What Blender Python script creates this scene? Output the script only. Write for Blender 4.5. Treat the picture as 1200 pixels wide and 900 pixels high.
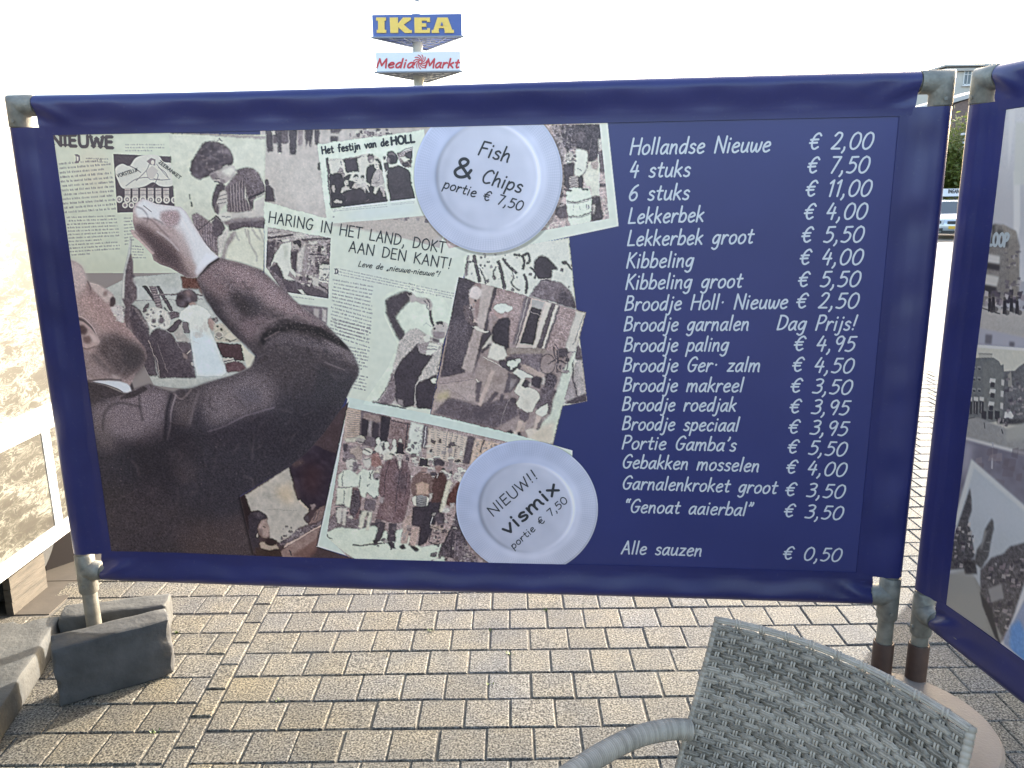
import bpy, bmesh, math, random
import numpy as np
from mathutils import Vector, Matrix

for o in list(bpy.data.objects): bpy.data.objects.remove(o)
random.seed(7); RNG = np.random.default_rng(11)
S = bpy.context.scene; COL = S.collection

# ------------------------------------------------------------------ camera, sky, sun, exposure
F, PIT, ROLL, H = 921.5957, 0.2280, -0.0134, 1.65          # focal length in photo pixels, pitch, roll, eye height
cam = bpy.data.cameras.new('camera'); camo = bpy.data.objects.new('camera', cam); COL.objects.link(camo)
cam.sensor_width = 36.0; cam.lens = 36.0*F/1200.0; cam.clip_start = 0.02; cam.clip_end = 3000
camo.matrix_world = (Matrix.Translation((0,0,H)) @ Matrix.Rotation(math.pi/2-PIT,4,'X') @ Matrix.Rotation(ROLL,4,'Z'))
S.camera = camo
SUN_EL, SUN_AZ = math.radians(16.5), math.radians(42.0)     # azimuth measured from +Y towards +X
world = bpy.data.worlds.new('World'); S.world = world; world.use_nodes = True
wn = world.node_tree.nodes; wl = world.node_tree.links
sky = wn.new('ShaderNodeTexSky'); sky.sky_type = 'NISHITA'; sky.sun_disc = False
sky.sun_elevation = SUN_EL; sky.sun_rotation = SUN_AZ; sky.air_density = 1.0; sky.dust_density = 4.0; sky.ozone_density = 0.6
wl.new(sky.outputs[0], wn['Background'].inputs[0]); wn['Background'].inputs[1].default_value = 0.15
sl = bpy.data.lights.new('sun', 'SUN'); sl.energy = 3.0; sl.angle = math.radians(0.5); sl.color = (1.0, 0.95, 0.87)
so = bpy.data.objects.new('sun', sl); COL.objects.link(so)
sd = Vector((math.sin(SUN_AZ)*math.cos(SUN_EL), math.cos(SUN_AZ)*math.cos(SUN_EL), math.sin(SUN_EL)))
so.rotation_euler = sd.to_track_quat('Z','Y').to_euler(); so.location = sd*50
vs = S.view_settings; vs.view_transform = 'Standard'; vs.look = 'None'; vs.gamma = 1.0; vs.use_curve_mapping = False
vs.exposure = 2.6

# ------------------------------------------------------------------ measuring helpers
def ray(px, py):
    a = (px-600)/F; b = -(py-450)/F; cr, sr = math.cos(ROLL), math.sin(ROLL)
    x = a*cr-b*sr; u = a*sr+b*cr; c, s = math.cos(PIT), math.sin(PIT)
    return Vector((x, c+u*s, -s+u*c))
def ground(px, py, z=0.0):
    d = ray(px, py); return d*((z-H)/d.z)+Vector((0,0,H))
def at(px, py, Y):
    d = ray(px, py); return d*(Y/d.y)+Vector((0,0,H))
def onx(px, py, X):
    d = ray(px, py); return d*(X/d.x)+Vector((0,0,H))

# ------------------------------------------------------------------ object helpers
def tag(o, label=None, cat=None, group=None, kind=None):
    if label: o['label'] = label
    if cat: o['category'] = cat
    if group: o['group'] = group
    if kind: o['kind'] = kind
    return o
def thing(name, label, cat, loc=(0,0,0), rz=0.0, group=None):
    o = bpy.data.objects.new(name, None); COL.objects.link(o); o.empty_display_size = 0.1
    o.location = loc; o.rotation_euler = (0,0,rz)
    return tag(o, label, cat, group)
def obj(name, me, mat, parent=None, smooth=None):
    if isinstance(me, MB): me = me.mesh(name)
    o = bpy.data.objects.new(name, me); COL.objects.link(o)
    if mat is not None: me.materials.append(mat)
    if smooth is not None:
        for p in me.polygons: p.use_smooth = True
        if smooth < 180:
            try: me.set_sharp_from_angle(angle=math.radians(smooth))
            except Exception: pass
    if parent is not None: o.parent = parent
    return o
class MB:
    def __init__(s): s.v = []; s.f = []
    def add(s, vs_, fs):
        n = len(s.v); s.v += [tuple(v) for v in vs_]; s.f += [tuple(i+n for i in f) for f in fs]
    def box(s, c, d, rz=0.0, M=None):
        x, y, z = [q/2 for q in d]
        P = [Vector((a*x, b*y, e*z)) for e in (-1,1) for b in (-1,1) for a in (-1,1)]
        R = Matrix.Rotation(rz,3,'Z') if M is None else M
        s.add([R@p+Vector(c) for p in P], [(0,2,3,1),(4,5,7,6),(0,1,5,4),(2,6,7,3),(0,4,6,2),(1,3,7,5)])
    def tube(s, pts, r, n=14, cap=True, rr=None):
        pts = [Vector(p) for p in pts]; m = len(pts); base = len(s.v); up = None
        for i, p in enumerate(pts):
            t = (pts[min(i+1,m-1)]-pts[max(i-1,0)]).normalized()
            if up is None:
                up = Vector((0,0,1)) if abs(t.z) < .9 else Vector((0,1,0))
            a = t.cross(up).normalized(); b = a.cross(t).normalized(); up = b
            R = rr[i] if rr is not None else r
            for k in range(n):
                w = 2*math.pi*k/n; s.v.append(tuple(p+(a*math.cos(w)+b*math.sin(w))*R))
        for i in range(m-1):
            for k in range(n):
                k2 = (k+1)%n
                s.f.append((base+i*n+k, base+i*n+k2, base+(i+1)*n+k2, base+(i+1)*n+k))
        if cap:
            s.f.append(tuple(base+k for k in range(n))[::-1]); s.f.append(tuple(base+(m-1)*n+k for k in range(n)))
    def grid(s, fn, us, vs_):
        b = len(s.v); nu, nv = len(us), len(vs_)
        for v in vs_:
            for u in us: s.v.append(tuple(fn(u, v)))
        for j in range(nv-1):
            for i in range(nu-1): s.f.append((b+j*nu+i, b+j*nu+i+1, b+(j+1)*nu+i+1, b+(j+1)*nu+i))
    def prism(s, poly, a, b):
        """poly: list of 3D points (planar); extruded from offset vector a to b"""
        n = len(poly); a = Vector(a); b = Vector(b)
        s.add([Vector(p)+a for p in poly]+[Vector(p)+b for p in poly],
              [tuple(range(n))[::-1], tuple(range(n,2*n))]+[(i,(i+1)%n,n+(i+1)%n,n+i) for i in range(n)])
    def lathe(s, prof, c, n=32, axis='Z'):
        b = len(s.v)
        for r, z in prof:
            for k in range(n):
                w = 2*math.pi*k/n; s.v.append((c[0]+r*math.cos(w), c[1]+r*math.sin(w), c[2]+z))
        for i in range(len(prof)-1):
            for k in range(n):
                k2 = (k+1)%n; s.f.append((b+i*n+k, b+i*n+k2, b+(i+1)*n+k2, b+(i+1)*n+k))
        s.f.append(tuple(b+k for k in range(n))[::-1]); s.f.append(tuple(b+(len(prof)-1)*n+k for k in range(n)))
    def mesh(s, name):
        me = bpy.data.meshes.new(name); me.from_pydata(s.v, [], s.f); me.update()
        bm = bmesh.new(); bm.from_mesh(me); bmesh.ops.recalc_face_normals(bm, faces=bm.faces); bm.to_mesh(me); bm.free()
        return me
def bevel_box(d, w, seg=2, jit=0.0, cuts=0):
    bm = bmesh.new(); bmesh.ops.create_cube(bm, size=1.0)
    bmesh.ops.scale(bm, vec=d, verts=bm.verts)
    bmesh.ops.bevel(bm, geom=bm.edges[:], offset=w, segments=seg, affect='EDGES', profile=.6)
    if cuts:
        bmesh.ops.subdivide_edges(bm, edges=bm.edges[:], cuts=cuts, use_grid_fill=True)
    if jit:
        from mathutils import noise
        H_ = [q/2 for q in d]
        for v in bm.verts:                                   # knocked-off corners and edges
            near = sorted(H_[i]-abs(v.co[i]) for i in range(3)); n_ = noise.noise(v.co*13+Vector((3.1,.7,1.9)))
            if near[1] < .022 and n_ > .12: v.co *= 1-min(.10,(n_-.12)*.22)*(1-near[1]/.022)
        from mathutils import noise
        for v in bm.verts:
            v.co += Vector(noise.noise_vector(v.co*14))*jit + Vector(noise.noise_vector(v.co*45))*jit*.5
    me = bpy.data.meshes.new('block'); bm.to_mesh(me); bm.free()
    return me

# ------------------------------------------------------------------ materials
def lin(c):
    c = np.asarray(c, float)/255.0
    return np.where(c <= .04045, c/12.92, ((c+.055)/1.055)**2.4)
def mat(name, col, rough=.6, metal=0.0, var=0.0, vscale=8.0, bump=0.0, bscale=40.0, spec=.5, col2=None, detail=6, stretch=None, coat=0.0, emit=None):
    m = bpy.data.materials.new(name); m.use_nodes = True; nt = m.node_tree; n = nt.nodes; l = nt.links
    b = n['Principled BSDF']; b.inputs['Base Color'].default_value = (*col,1); b.inputs['Roughness'].default_value = rough
    b.inputs['Metallic'].default_value = metal; b.inputs['Specular IOR Level'].default_value = spec
    if coat: b.inputs['Coat Weight'].default_value = coat
    if emit: b.inputs['Emission Color'].default_value = (*emit[0],1); b.inputs['Emission Strength'].default_value = emit[1]
    if var or bump:
        tc = n.new('ShaderNodeTexCoord'); src = tc.outputs['Object']
        if stretch:
            mp = n.new('ShaderNodeMapping'); mp.inputs['Scale'].default_value = stretch; l.new(src, mp.inputs[0]); src = mp.outputs[0]
    if var:
        t = n.new('ShaderNodeTexNoise'); t.inputs['Scale'].default_value = vscale; t.inputs['Detail'].default_value = detail
        l.new(src, t.inputs['Vector'])
        r = n.new('ShaderNodeValToRGB'); r.color_ramp.elements[0].position = .3; r.color_ramp.elements[1].position = .7
        c2 = col2 if col2 else tuple(min(1,c*(1+var)) for c in col)
        c1 = col if col2 else tuple(c*(1-var) for c in col)
        r.color_ramp.elements[0].color = (*c1,1); r.color_ramp.elements[1].color = (*c2,1)
        l.new(t.outputs['Fac'], r.inputs[0]); l.new(r.outputs[0], b.inputs['Base Color'])
    if bump:
        t2 = n.new('ShaderNodeTexNoise'); t2.inputs['Scale'].default_value = bscale; t2.inputs['Detail'].default_value = 5
        l.new(src, t2.inputs['Vector'])
        bp = n.new('ShaderNodeBump'); bp.inputs['Strength'].default_value = bump; bp.inputs['Distance'].default_value = .004
        l.new(t2.outputs['Fac'], bp.inputs['Height']); l.new(bp.outputs[0], b.inputs['Normal'])
    return m
def attr_mat(name, rough=.4, spec=.4, trans=0.0):
    m = bpy.data.materials.new(name); m.use_nodes = True; nt = m.node_tree; b = nt.nodes['Principled BSDF']
    a = nt.nodes.new('ShaderNodeAttribute'); a.attribute_name = 'print'
    nt.links.new(a.outputs['Color'], b.inputs['Base Color'])
    b.inputs['Roughness'].default_value = rough; b.inputs['Specular IOR Level'].default_value = spec
    return m
NAVY = (.022,.024,.108)
def vinyl_mat():
    m = mat('navy_vinyl', NAVY, .33, var=.14, vscale=5, bump=.05, bscale=14); n = m.node_tree.nodes; l = m.node_tree.links; b = n['Principled BSDF']
    tc = n.new('ShaderNodeTexCoord'); a = n.new('ShaderNodeTexNoise'); a.inputs['Scale'].default_value = 70; a.inputs['Detail'].default_value = 8; a.inputs['Roughness'].default_value = .7; l.new(tc.outputs['Object'], a.inputs['Vector'])
    r = n.new('ShaderNodeValToRGB'); r.color_ramp.elements[0].position = .60; r.color_ramp.elements[0].color = (0,0,0,1); r.color_ramp.elements[1].position = .80; r.color_ramp.elements[1].color = (.45,.45,.45,1); l.new(a.outputs['Fac'], r.inputs[0])
    src = b.inputs['Base Color'].links[0].from_socket; x = n.new('ShaderNodeMix'); x.data_type = 'RGBA'; l.new(r.outputs[0], x.inputs[0]); l.new(src, x.inputs[6]); x.inputs[7].default_value = (.12,.12,.17,1); l.new(x.outputs[2], b.inputs['Base Color'])
    q = n.new('ShaderNodeMapRange'); q.inputs[3].default_value = .26; q.inputs[4].default_value = .46; l.new(a.outputs['Fac'], q.inputs[0]); l.new(q.outputs[0], b.inputs['Roughness'])
    return m
M = dict(
  vinyl = vinyl_mat(),
  sheet = mat('navy_print', (.036,.040,.145), .36, var=.07, vscale=3, spec=.5),
  printed = attr_mat('printed_vinyl', .36, .5),
  ink_white = mat('white_ink', (.66,.64,.64), .5),
  ink_dark = mat('dark_ink', (.030,.028,.032), .5),
  ink_brown = mat('brown_ink', (.10,.07,.07), .5),
  galv = mat('galvanised_steel', (.215,.205,.175), .5, .4, var=.28, vscale=26, bump=.25, bscale=90, detail=10),
  cast = mat('galvanised_casting', (.205,.196,.168), .55, .35, var=.3, vscale=32, bump=.4, bscale=120, detail=10),
  rust = mat('rusty_brown_tube', (.055,.027,.018), .6, .1, var=.35, vscale=18, bump=.25, bscale=80, detail=9),
)
# ------------------------------------------------------------------ lettering: a single-stroke alphabet drawn as ribbons
# glyph: (advance, [strokes]); a stroke starts with 'S' (smooth) or 'L' (straight); x-height 5, capitals 8.5, descenders -3
G = {}
def g(ch, adv, *st):
    G[ch] = (adv, [(s[0], [float(q) for q in s[1:].split()]) for s in st])
g(' ',3.4)
g('a',5.2,'S4.3 4.3 2.9 5 1.2 4.1 .3 2 .9 .2 2.2 .2 3.6 1.9 4.3 4.4','S4.4 4.9 4.1 2.2 4.3 .6 4.9 .1')
g('b',5.0,'L.6 8.7 .4 .2','S.5 2.8 1.6 4.6 3.2 4.9 4.4 3.4 4.1 1.3 2.6 .1 .5 .5')
g('c',4.4,'S3.9 4.2 2.8 5 1.2 4.1 .3 2.2 1 .4 2.5 0 3.9 .9')
g('d',5.2,'S4.2 4.2 2.8 5 1.1 4 .3 2 1 .2 2.4 .3 3.7 2 4.3 4.2','L4.4 8.7 4.2 .1')
g('e',4.8,'S.5 2.5 2.6 2.8 4.1 3.5 3.7 4.7 2.3 5 .9 3.8 .4 2 1.2 .3 2.7 0 4.3 .8')
g('f',3.8,'S3.8 8 2.9 8.7 1.9 7.9 1.6 6 1.4 0','L.2 4.8 3.4 5')
g('g',5.1,'S4.2 4.3 2.8 5 1.1 4.1 .3 2.2 1 .6 2.4 .6 3.6 2 4.2 4.3','S4.4 4.9 4.1 1 3.6 -1.9 2 -2.9 .5 -2.2')
g('h',5.0,'L.6 8.7 .4 0','S.5 2.4 1.8 4.4 3.2 4.9 3.9 3.7 3.9 1.4 4.2 0')
g('i',2.0,'L.8 4.9 .7 0','L.9 7 .95 7.3')
g('j',2.6,'S1.6 4.9 1.4 1 1 -1.9 0 -2.8 -.9 -2.5','L1.7 7 1.75 7.3')
g('k',4.8,'L.6 8.7 .4 0','L3.9 4.9 .6 2.4','L1.5 3.1 4.3 .1')
g('l',2.0,'L.8 8.7 .7 .1')
g('m',7.6,'L.5 4.9 .4 0','S.5 2.4 1.6 4.5 2.8 4.8 3.3 3.6 3.4 0','S3.4 2.4 4.6 4.5 5.9 4.8 6.5 3.5 6.5 1.2 6.9 0')
g('n',5.0,'L.5 4.9 .4 0','S.5 2.4 1.8 4.5 3.2 4.8 3.8 3.6 3.8 1.3 4.2 0')
g('o',5.0,'S2.5 5 1 4.1 .3 2.3 1 .4 2.4 0 3.9 .9 4.5 2.8 3.8 4.5 2.4 5')
g('p',5.0,'L.7 4.9 .2 -3','S.6 3 1.8 4.7 3.4 4.8 4.4 3.2 4 1.2 2.6 .1 .6 .7')
g('r',4.0,'L.6 4.9 .4 0','S.5 2.4 1.6 4.2 2.7 4.9 3.7 4.5')
g('s',4.1,'S3.5 4.3 2.3 5 .9 4.3 .9 3.3 2.2 2.6 3.4 1.8 3.2 .5 1.8 0 .4 .5')
g('t',4.0,'S1.9 7.4 1.6 4 1.5 1.2 2.2 .1 3.5 .5','L.2 4.9 3.6 5')
g('u',5.0,'S.6 4.9 .4 2 .9 .3 2.2 .2 3.5 1.6 4.2 4.9','S4.2 4.9 4 1.6 4.5 .1')
g('v',4.6,'L.3 4.9 1.9 .1','L1.9 .1 4.3 4.9')
g('w',6.8,'S.4 4.9 .5 1.4 1.5 0 2.8 1.4 3.4 4.2','S3.4 4.2 3.6 1.2 4.7 0 5.9 1.6 6.4 4.9')
g('x',4.8,'L.6 4.9 4.1 .1','L4.3 4.9 .3 .1')
g('z',4.6,'L.6 4.8 4 4.8','L4 4.8 .4 .2','L.4 .2 4.1 .3')
g('A',6.4,'L.2 0 3.1 8.5','L3.1 8.5 5.7 0','L1.3 2.9 4.9 3.1')
g('B',5.8,'L.8 8.4 .4 .1','S.8 8.3 3.4 8.3 4.5 7 3.6 5.2 .8 4.7','S.8 4.6 3.8 4.5 5.1 2.8 4 .8 .4 .2')
g('C',6.0,'S5.6 7.3 4.2 8.6 2 7.5 .5 4.3 1 1.3 2.8 .1 5.2 1')
g('D',6.4,'L.9 8.3 .5 .2','S.7 8.3 3.4 8.1 5.6 6.3 5.5 3 3.6 .8 .5 .2')
g('E',5.2,'L.7 8.4 .4 .1','L.7 8.4 4.6 8.5','L.6 4.5 4 4.6','L.4 .1 4.5 .2')
g('F',5.0,'L.8 8.4 .3 0','L.8 8.4 4.8 8.5','L.6 4.5 4 4.7')
g('G',6.5,'S5.6 7.4 4.2 8.6 2 7.5 .5 4.3 1 1.3 2.8 0 4.8 .9 5.6 3.6','L3.3 3.8 6 3.9')
g('H',6.6,'L.7 8.5 .4 0','L6 8.5 5.7 0','L.6 4.4 5.8 4.6')
g('I',2.4,'L1 8.5 .8 0')
g('K',5.8,'L.8 8.5 .4 0','L5 8.4 .6 4','L1.6 4.7 5.4 .1')
g('L',5.0,'L.8 8.5 .4 .2','L.4 .2 4.5 .3')
g('M',7.8,'L.3 0 1.2 8.5','L1.2 8.5 3.7 2','L3.7 2 6.4 8.5','L6.4 8.5 7.2 0')
g('N',6.8,'L.4 0 .7 8.5','L.7 8.5 5.7 0','L5.7 0 6.1 8.5')
g('O',7.2,'S3.6 8.6 1.5 7.4 .5 4.4 1.4 1.1 3.5 0 5.7 1.1 6.7 4.2 5.7 7.3 3.5 8.6')
g('P',5.5,'L.8 8.4 .3 0','S.7 8.3 3.5 8.4 5 7 4.4 5 2.8 4 .6 3.9')
g('R',5.9,'L.8 8.4 .4 0','S.7 8.3 3.4 8.4 4.8 7 4.2 5.2 2.8 4.5 .7 4.4','L2.6 4.4 5.5 0')
g('S',5.6,'S5 7.6 3.4 8.6 1.4 7.8 1.2 6 2.8 4.6 4.6 3.2 4.8 1.2 3 0 .6 .8')
g('Q',7.2,'S3.6 8.6 1.5 7.4 .5 4.4 1.4 1.1 3.5 0 5.7 1.1 6.7 4.2 5.7 7.3 3.5 8.6','L4.4 2 6.6 -.6')
g('T',5.8,'L.1 8.4 5.7 8.5','L2.9 8.4 2.7 0')
g('U',6.4,'S.6 8.5 .5 3 1.5 .3 3.1 0 4.9 .6 5.7 3.2 5.9 8.5')
g('V',6.0,'L.2 8.5 2.7 .1','L2.7 .1 5.8 8.5')
g('W',8.6,'L.4 8.5 1.9 .1','L1.9 .1 4.3 7.2','L4.3 7.2 6.3 .1','L6.3 .1 8.3 8.5')
g('Z',5.6,'L.6 8.4 5 8.4','L5 8.4 .4 .2','L.4 .2 5.1 .2')
g('J',4.4,'S3.6 8.5 3.4 2 2.4 .1 .5 .9')
g('0',6.2,'S3.2 8.6 1.4 7.2 .5 4 1.2 1 2.9 0 4.9 1.2 5.8 4.4 5.1 7.5 3.2 8.6')
g('1',3.4,'L.6 6.9 2.3 8.5','L2.3 8.5 2.0 0')
g('2',5.6,'S.9 7 2.4 8.6 4.4 8 4.5 6 2.8 3 .5 .3','L.5 .3 5 .3')
g('3',5.6,'S1 8 3 8.6 4.8 7.6 4.3 5.6 2.2 4.7','S2.2 4.7 4.6 4.2 5 2 3.4 .3 .6 .4')
g('4',5.8,'L2.6 8.5 .5 3.2','L.5 3.2 5.2 3.4','L4.2 6.4 3.7 0')
g('5',5.6,'L5 8.4 1.6 8.3','L1.6 8.3 1.1 5','S1.1 5 3.2 5.4 4.9 4 4.6 1.6 2.8 .1 .6 .4')
g('6',5.6,'S4.6 8.3 2.6 7 1 4.4 .7 1.8 2 .1 4 .5 5 2.4 4.2 4.2 2.4 4.3 .9 2.8')
g('7',5.4,'L.7 8.4 5 8.4','L5 8.4 1.8 0')
g('9',5.6,'S4.8 7 3.4 8.6 1.4 7.8 .9 5.6 2.2 4.1 3.9 4.9 4.9 7.2','S4.9 7.4 4.6 3.6 3.6 0')
g('€',6.4,'S5.7 7.2 4.3 8.4 2.4 7.2 1.4 4.2 2 1.2 3.6 .2 5.4 1.2','L.4 5 4.6 5.2','L.2 3.3 4.3 3.5')
g(',',2.6,'S1.2 .9 1.2 -.4 .4 -1.8')
g('·',3.0,'L1.2 3.8 1.3 4.1')
g('!',2.8,'L1.7 8.5 1.1 2.6','L.9 .3 .95 .6')
g("'",2.0,'S1.3 8.5 1.2 7.4 .6 6.4')
g('“',3.6,'S1.3 8.6 .7 7.8 .7 6.6','S2.9 8.6 2.3 7.8 2.3 6.6')
g('”',3.6,'S1 8.6 1.1 7.6 .4 6.4','S2.6 8.6 2.7 7.6 2 6.4')
g('„',3.4,'S1 1 1.1 0 .4 -1.3','S2.6 1 2.7 0 2 -1.3')
g('-',3.6,'L.5 2.6 3 2.7')
g('&',7.6,'S6.4 .2 4.2 3.2 1.9 6.2 2.2 8 3.6 8.6 4.8 7.6 4.2 5.8 2 4.2 .7 2.4 1.3 .6 3 0 5 1 6.4 3.8')
def spline(p, k=5):
    p = np.array(p, float).reshape(-1,2)
    if len(p) < 3: return p
    q = np.vstack([2*p[0]-p[1], p, 2*p[-1]-p[-2]]); out = []
    for i in range(1, len(q)-2):
        a, b, c, d = q[i-1], q[i], q[i+1], q[i+2]
        for t in np.arange(k)/k:
            out.append(.5*((2*b)+(-a+c)*t+(2*a-5*b+4*c-d)*t*t+(-a+3*b-3*c+d)*t**3))
    out.append(q[-2]); return np.array(out)
def ribbon(p, w, cap=4):
    """outline of a round-ended pen stroke: list of quads as left/right points"""
    p = np.asarray(p, float); d = np.gradient(p, axis=0); d /= np.maximum(np.linalg.norm(d, axis=1, keepdims=True), 1e-9)
    nrm = np.c_[-d[:,1], d[:,0]]; h = w/2; rows = []
    for k in range(cap, 0, -1):
        a = math.pi/2*k/cap*.98; rows.append((p[0]-d[0]*h*math.sin(a), nrm[0], h*math.cos(a)))
    for i in range(len(p)): rows.append((p[i], nrm[i], h))
    for k in range(1, cap+1):
        a = math.pi/2*k/cap*.98; rows.append((p[-1]+d[-1]*h*math.sin(a), nrm[-1], h*math.cos(a)))
    return [(c+n*hh) for c, n, hh in rows], [(c-n*hh) for c, n, hh in rows]
TRK = .9
def text_len(t): return sum(G[c][0]+(2.2 if c == ' ' else TRK) for c in t)-TRK
class Lettering:
    """collects strokes in a plane (two coordinates) and gives them to a mesh through place(u, v, lift)"""
    def __init__(s): s.mb = MB(); s.k = 0
    def write(s, text, p0, p1, cap, width, slant=.0, place=None, lift=0.0, fit=True, wob=0.0, serif=0.0):
        p0 = np.array(p0, float); p1 = np.array(p1, float); d = p1-p0; L = np.linalg.norm(d); d /= L; n = np.array([-d[1], d[0]])
        sy = cap/8.5; nat = text_len(text)-.6; sx = L/nat if fit else sy; x = 0.0
        rnd = random.Random(len(text))
        for ch in text:
            adv, strokes = G[ch]; dy = rnd.uniform(-wob, wob)
            for kind, q in strokes:
                pts = spline(q) if kind == 'S' else np.array(q).reshape(-1,2)
                P = np.array([p0+d*((x+a)*sx+b*sy*slant)+n*((b+dy)*sy) for a, b in pts])
                if serif and kind == 'L' and abs(q[3]-q[1]) > 3:
                    for ex, ey in ((q[0],q[1]),(q[2],q[3])):
                        sp = np.array([p0+d*((x+ex+o)*sx)+n*(ey*sy+(-1 if ey > 4 else 1)*width*.28) for o in (-serif,0,serif)]); A, B = ribbon(sp, width*.55, 1); e = lift+(s.k % 7)*.00008; s.k += 1; base = len(s.mb.v)
                        for a, b in zip(A, B): s.mb.v += [tuple(place(a[0],a[1],e)), tuple(place(b[0],b[1],e))]
                        s.mb.f += [(base+2*i, base+2*i+1, base+2*i+3, base+2*i+2) for i in range(len(A)-1)]
                if kind == 'L': P = np.array([P[0]+(P[1]-P[0])*t for t in (0,.5,1)])
                A, B = ribbon(P, width, 1 if serif else 4); e = lift+(s.k % 7)*.00008; s.k += 1
                base = len(s.mb.v)
                for a, b in zip(A, B): s.mb.v += [tuple(place(a[0],a[1],e)), tuple(place(b[0],b[1],e))]
                s.mb.f += [(base+2*i, base+2*i+1, base+2*i+3, base+2*i+2) for i in range(len(A)-1)]
            x += adv+(2.2 if ch == ' ' else TRK)
    def raw(s, pts, width, place, lift=0.0, smooth=True):
        P = spline(pts) if smooth else np.array(pts, float).reshape(-1,2)
        A, B = ribbon(P, width); e = lift+(s.k % 7)*.00008; s.k += 1; base = len(s.mb.v)
        for a, b in zip(A, B): s.mb.v += [tuple(place(a[0],a[1],e)), tuple(place(b[0],b[1],e))]
        s.mb.f += [(base+2*i, base+2*i+1, base+2*i+3, base+2*i+2) for i in range(len(A)-1)]
# ------------------------------------------------------------------ terrace screens: pipe frame with a pocketed vinyl banner
RP = 0.0262                       # pipe radius
YF = -0.0135                      # front of the banner sheet in the screen's own space
def rip(s, z, W):
    e = min(1.0, max(0.0, min(s, W-s)/.25))
    return (.0024*math.sin(3.1*s+1.3*z+.4)+.0018*math.sin(7.3*s-2.1*z)+.0011*math.sin(5.2*z+2.0*s))*e
def smoothstep(a, b, x):
    t = min(1, max(0, (x-a)/(b-a))); return t*t*(3-2*t)
def terrace_screen(label, P, rz, W, zt, zb, group, sgn=1, sock=.16, sock_h=.16, seed=0, end_gap=(.066,.068)):
    t = thing('terrace_screen', label, 'terrace screen', (P[0],P[1],0), rz, group)
    R = random.Random(seed); n3 = lambda x: math.sin(x*1.7+seed)*.5+math.sin(x*4.1+2*seed)*.3+math.sin(x*9.3)*.2
    place = lambda s, z, lift: (s, YF-lift+rip(s,z,W), z)
    for x in (0.0, W):
        mb = MB(); mb.tube([(x,0,.0),(x,0,.3),(x,0,.9),(x,0,zt-.02)], RP, 22)
        p = obj('post', mb, M['galv'], t, 40)
        if sock:
            mb = MB(); ro = RP+.0075
            mb.lathe([(RP+.001,.0),(ro,.0),(ro,sock_h-.004),(ro-.002,sock_h),(RP+.002,sock_h),(RP+.002,sock_h-.02)], (x,0,0), 26)
            obj('ground_socket', mb, M['rust'], p, 40)
        # tee fitting
        d = 1 if x == 0 else -1
        mb = MB(); r1 = RP+.0075
        mb.lathe([(RP+.0005,-.085),(r1-.003,-.087),(r1,-.082),(r1,.062),(r1-.003,.067),(RP+.0005,.065)], (x,0,zb), 26)
        mb.tube([(x,0,zb),(x+d*.03,0,zb),(x+d*.060,0,zb),(x+d*.064,0,zb),(x+d*.064,0,zb)], r1, 24, rr=[r1*1.02,r1*1.1,r1,r1-.003,RP])
        mb.tube([(x,-r1*.9,zb-.055),(x,-r1-.004,zb-.055)], .007, 8)
        obj('tee_fitting', mb, M['cast'], t, 45)
        # elbow fitting: a cast corner with a square outer edge
        mb = MB(); nk = 28; rows = []
        for zz, rr_ in ((zt-.068,RP+.001),(zt-.068,r1-.002),(zt-.065,r1)): rows.append([(x+rr_*math.cos(2*math.pi*k/nk), rr_*math.sin(2*math.pi*k/nk), zz) for k in range(nk)])
        rows.append([(x+r1*math.cos(2*math.pi*k/nk), r1*math.sin(2*math.pi*k/nk), zt-d*r1*math.cos(2*math.pi*k/nk)-.004) for k in range(nk)])
        rows.append([(x+r1*math.cos(2*math.pi*k/nk)+d*.004, r1*math.sin(2*math.pi*k/nk), zt-d*r1*math.cos(2*math.pi*k/nk)) for k in range(nk)])
        for LL, rr_ in ((.062,r1),(.064,r1-.002),(.064,RP+.001)): rows.append([(x+d*LL, rr_*math.sin(2*math.pi*k/nk), zt-d*rr_*math.cos(2*math.pi*k/nk)) for k in range(nk)])
        bs = len(mb.v)
        for r_ in rows: mb.v += r_
        for i in range(len(rows)-1):
            for k in range(nk): mb.f.append((bs+i*nk+k, bs+i*nk+(k+1)%nk, bs+(i+1)*nk+(k+1)%nk, bs+(i+1)*nk+k))
        mb.tube([(x,-r1*.9,zt-.05),(x,-r1-.004,zt-.05)], .006, 8)
        obj('elbow_fitting', mb, M['cast'], t, 45)
    for z, nm in ((zt,'top_rail'),(zb,'bottom_rail')):
        mb = MB(); mb.tube([(.05,0,z),(W/2,0,z),(W-.05,0,z)], RP-.0005, 18); obj(nm, mb, M['galv'], t, 40)
    # the sheet
    mb = MB(); us = np.linspace(.078, W-.085, 100); zs = np.linspace(zb+.05, zt-.07, 56)
    mb.grid(lambda u,v: place(u,v,0), us, zs)
    mb.grid(lambda u,v: (place(u,v,0)[0], place(u,v,0)[1]+.0014, v), us, zs)
    sheet = obj('banner_sheet', mb, M['sheet'], t, 180)
    # pockets: profile (y, dz) wrapped round the rail, seam below
    ro = RP+.006
    def pocket(z0, up, drop):
        prof = []
        for k in range(15):
            a = math.radians(-60+k*(225)/14)
            prof.append((ro*math.cos(a)*1.0, ro*math.sin(a)*up, 0))
        # leave the rail at the front and run down to the seam
        y0, d0 = prof[-1][0], prof[-1][1]
        for k in range(1, 9):
            f = k/8; dz = d0+(-drop*up-d0)*f
            prof.append((y0+(YF-.004-y0)*smoothstep(0,1,f), dz, f))
        prof += [(YF-.0034,-(drop+.004)*up,1),(YF-.0034,-(drop+.024)*up,1),(YF-.0012,-(drop+.0245)*up,1)]
        return prof
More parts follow.
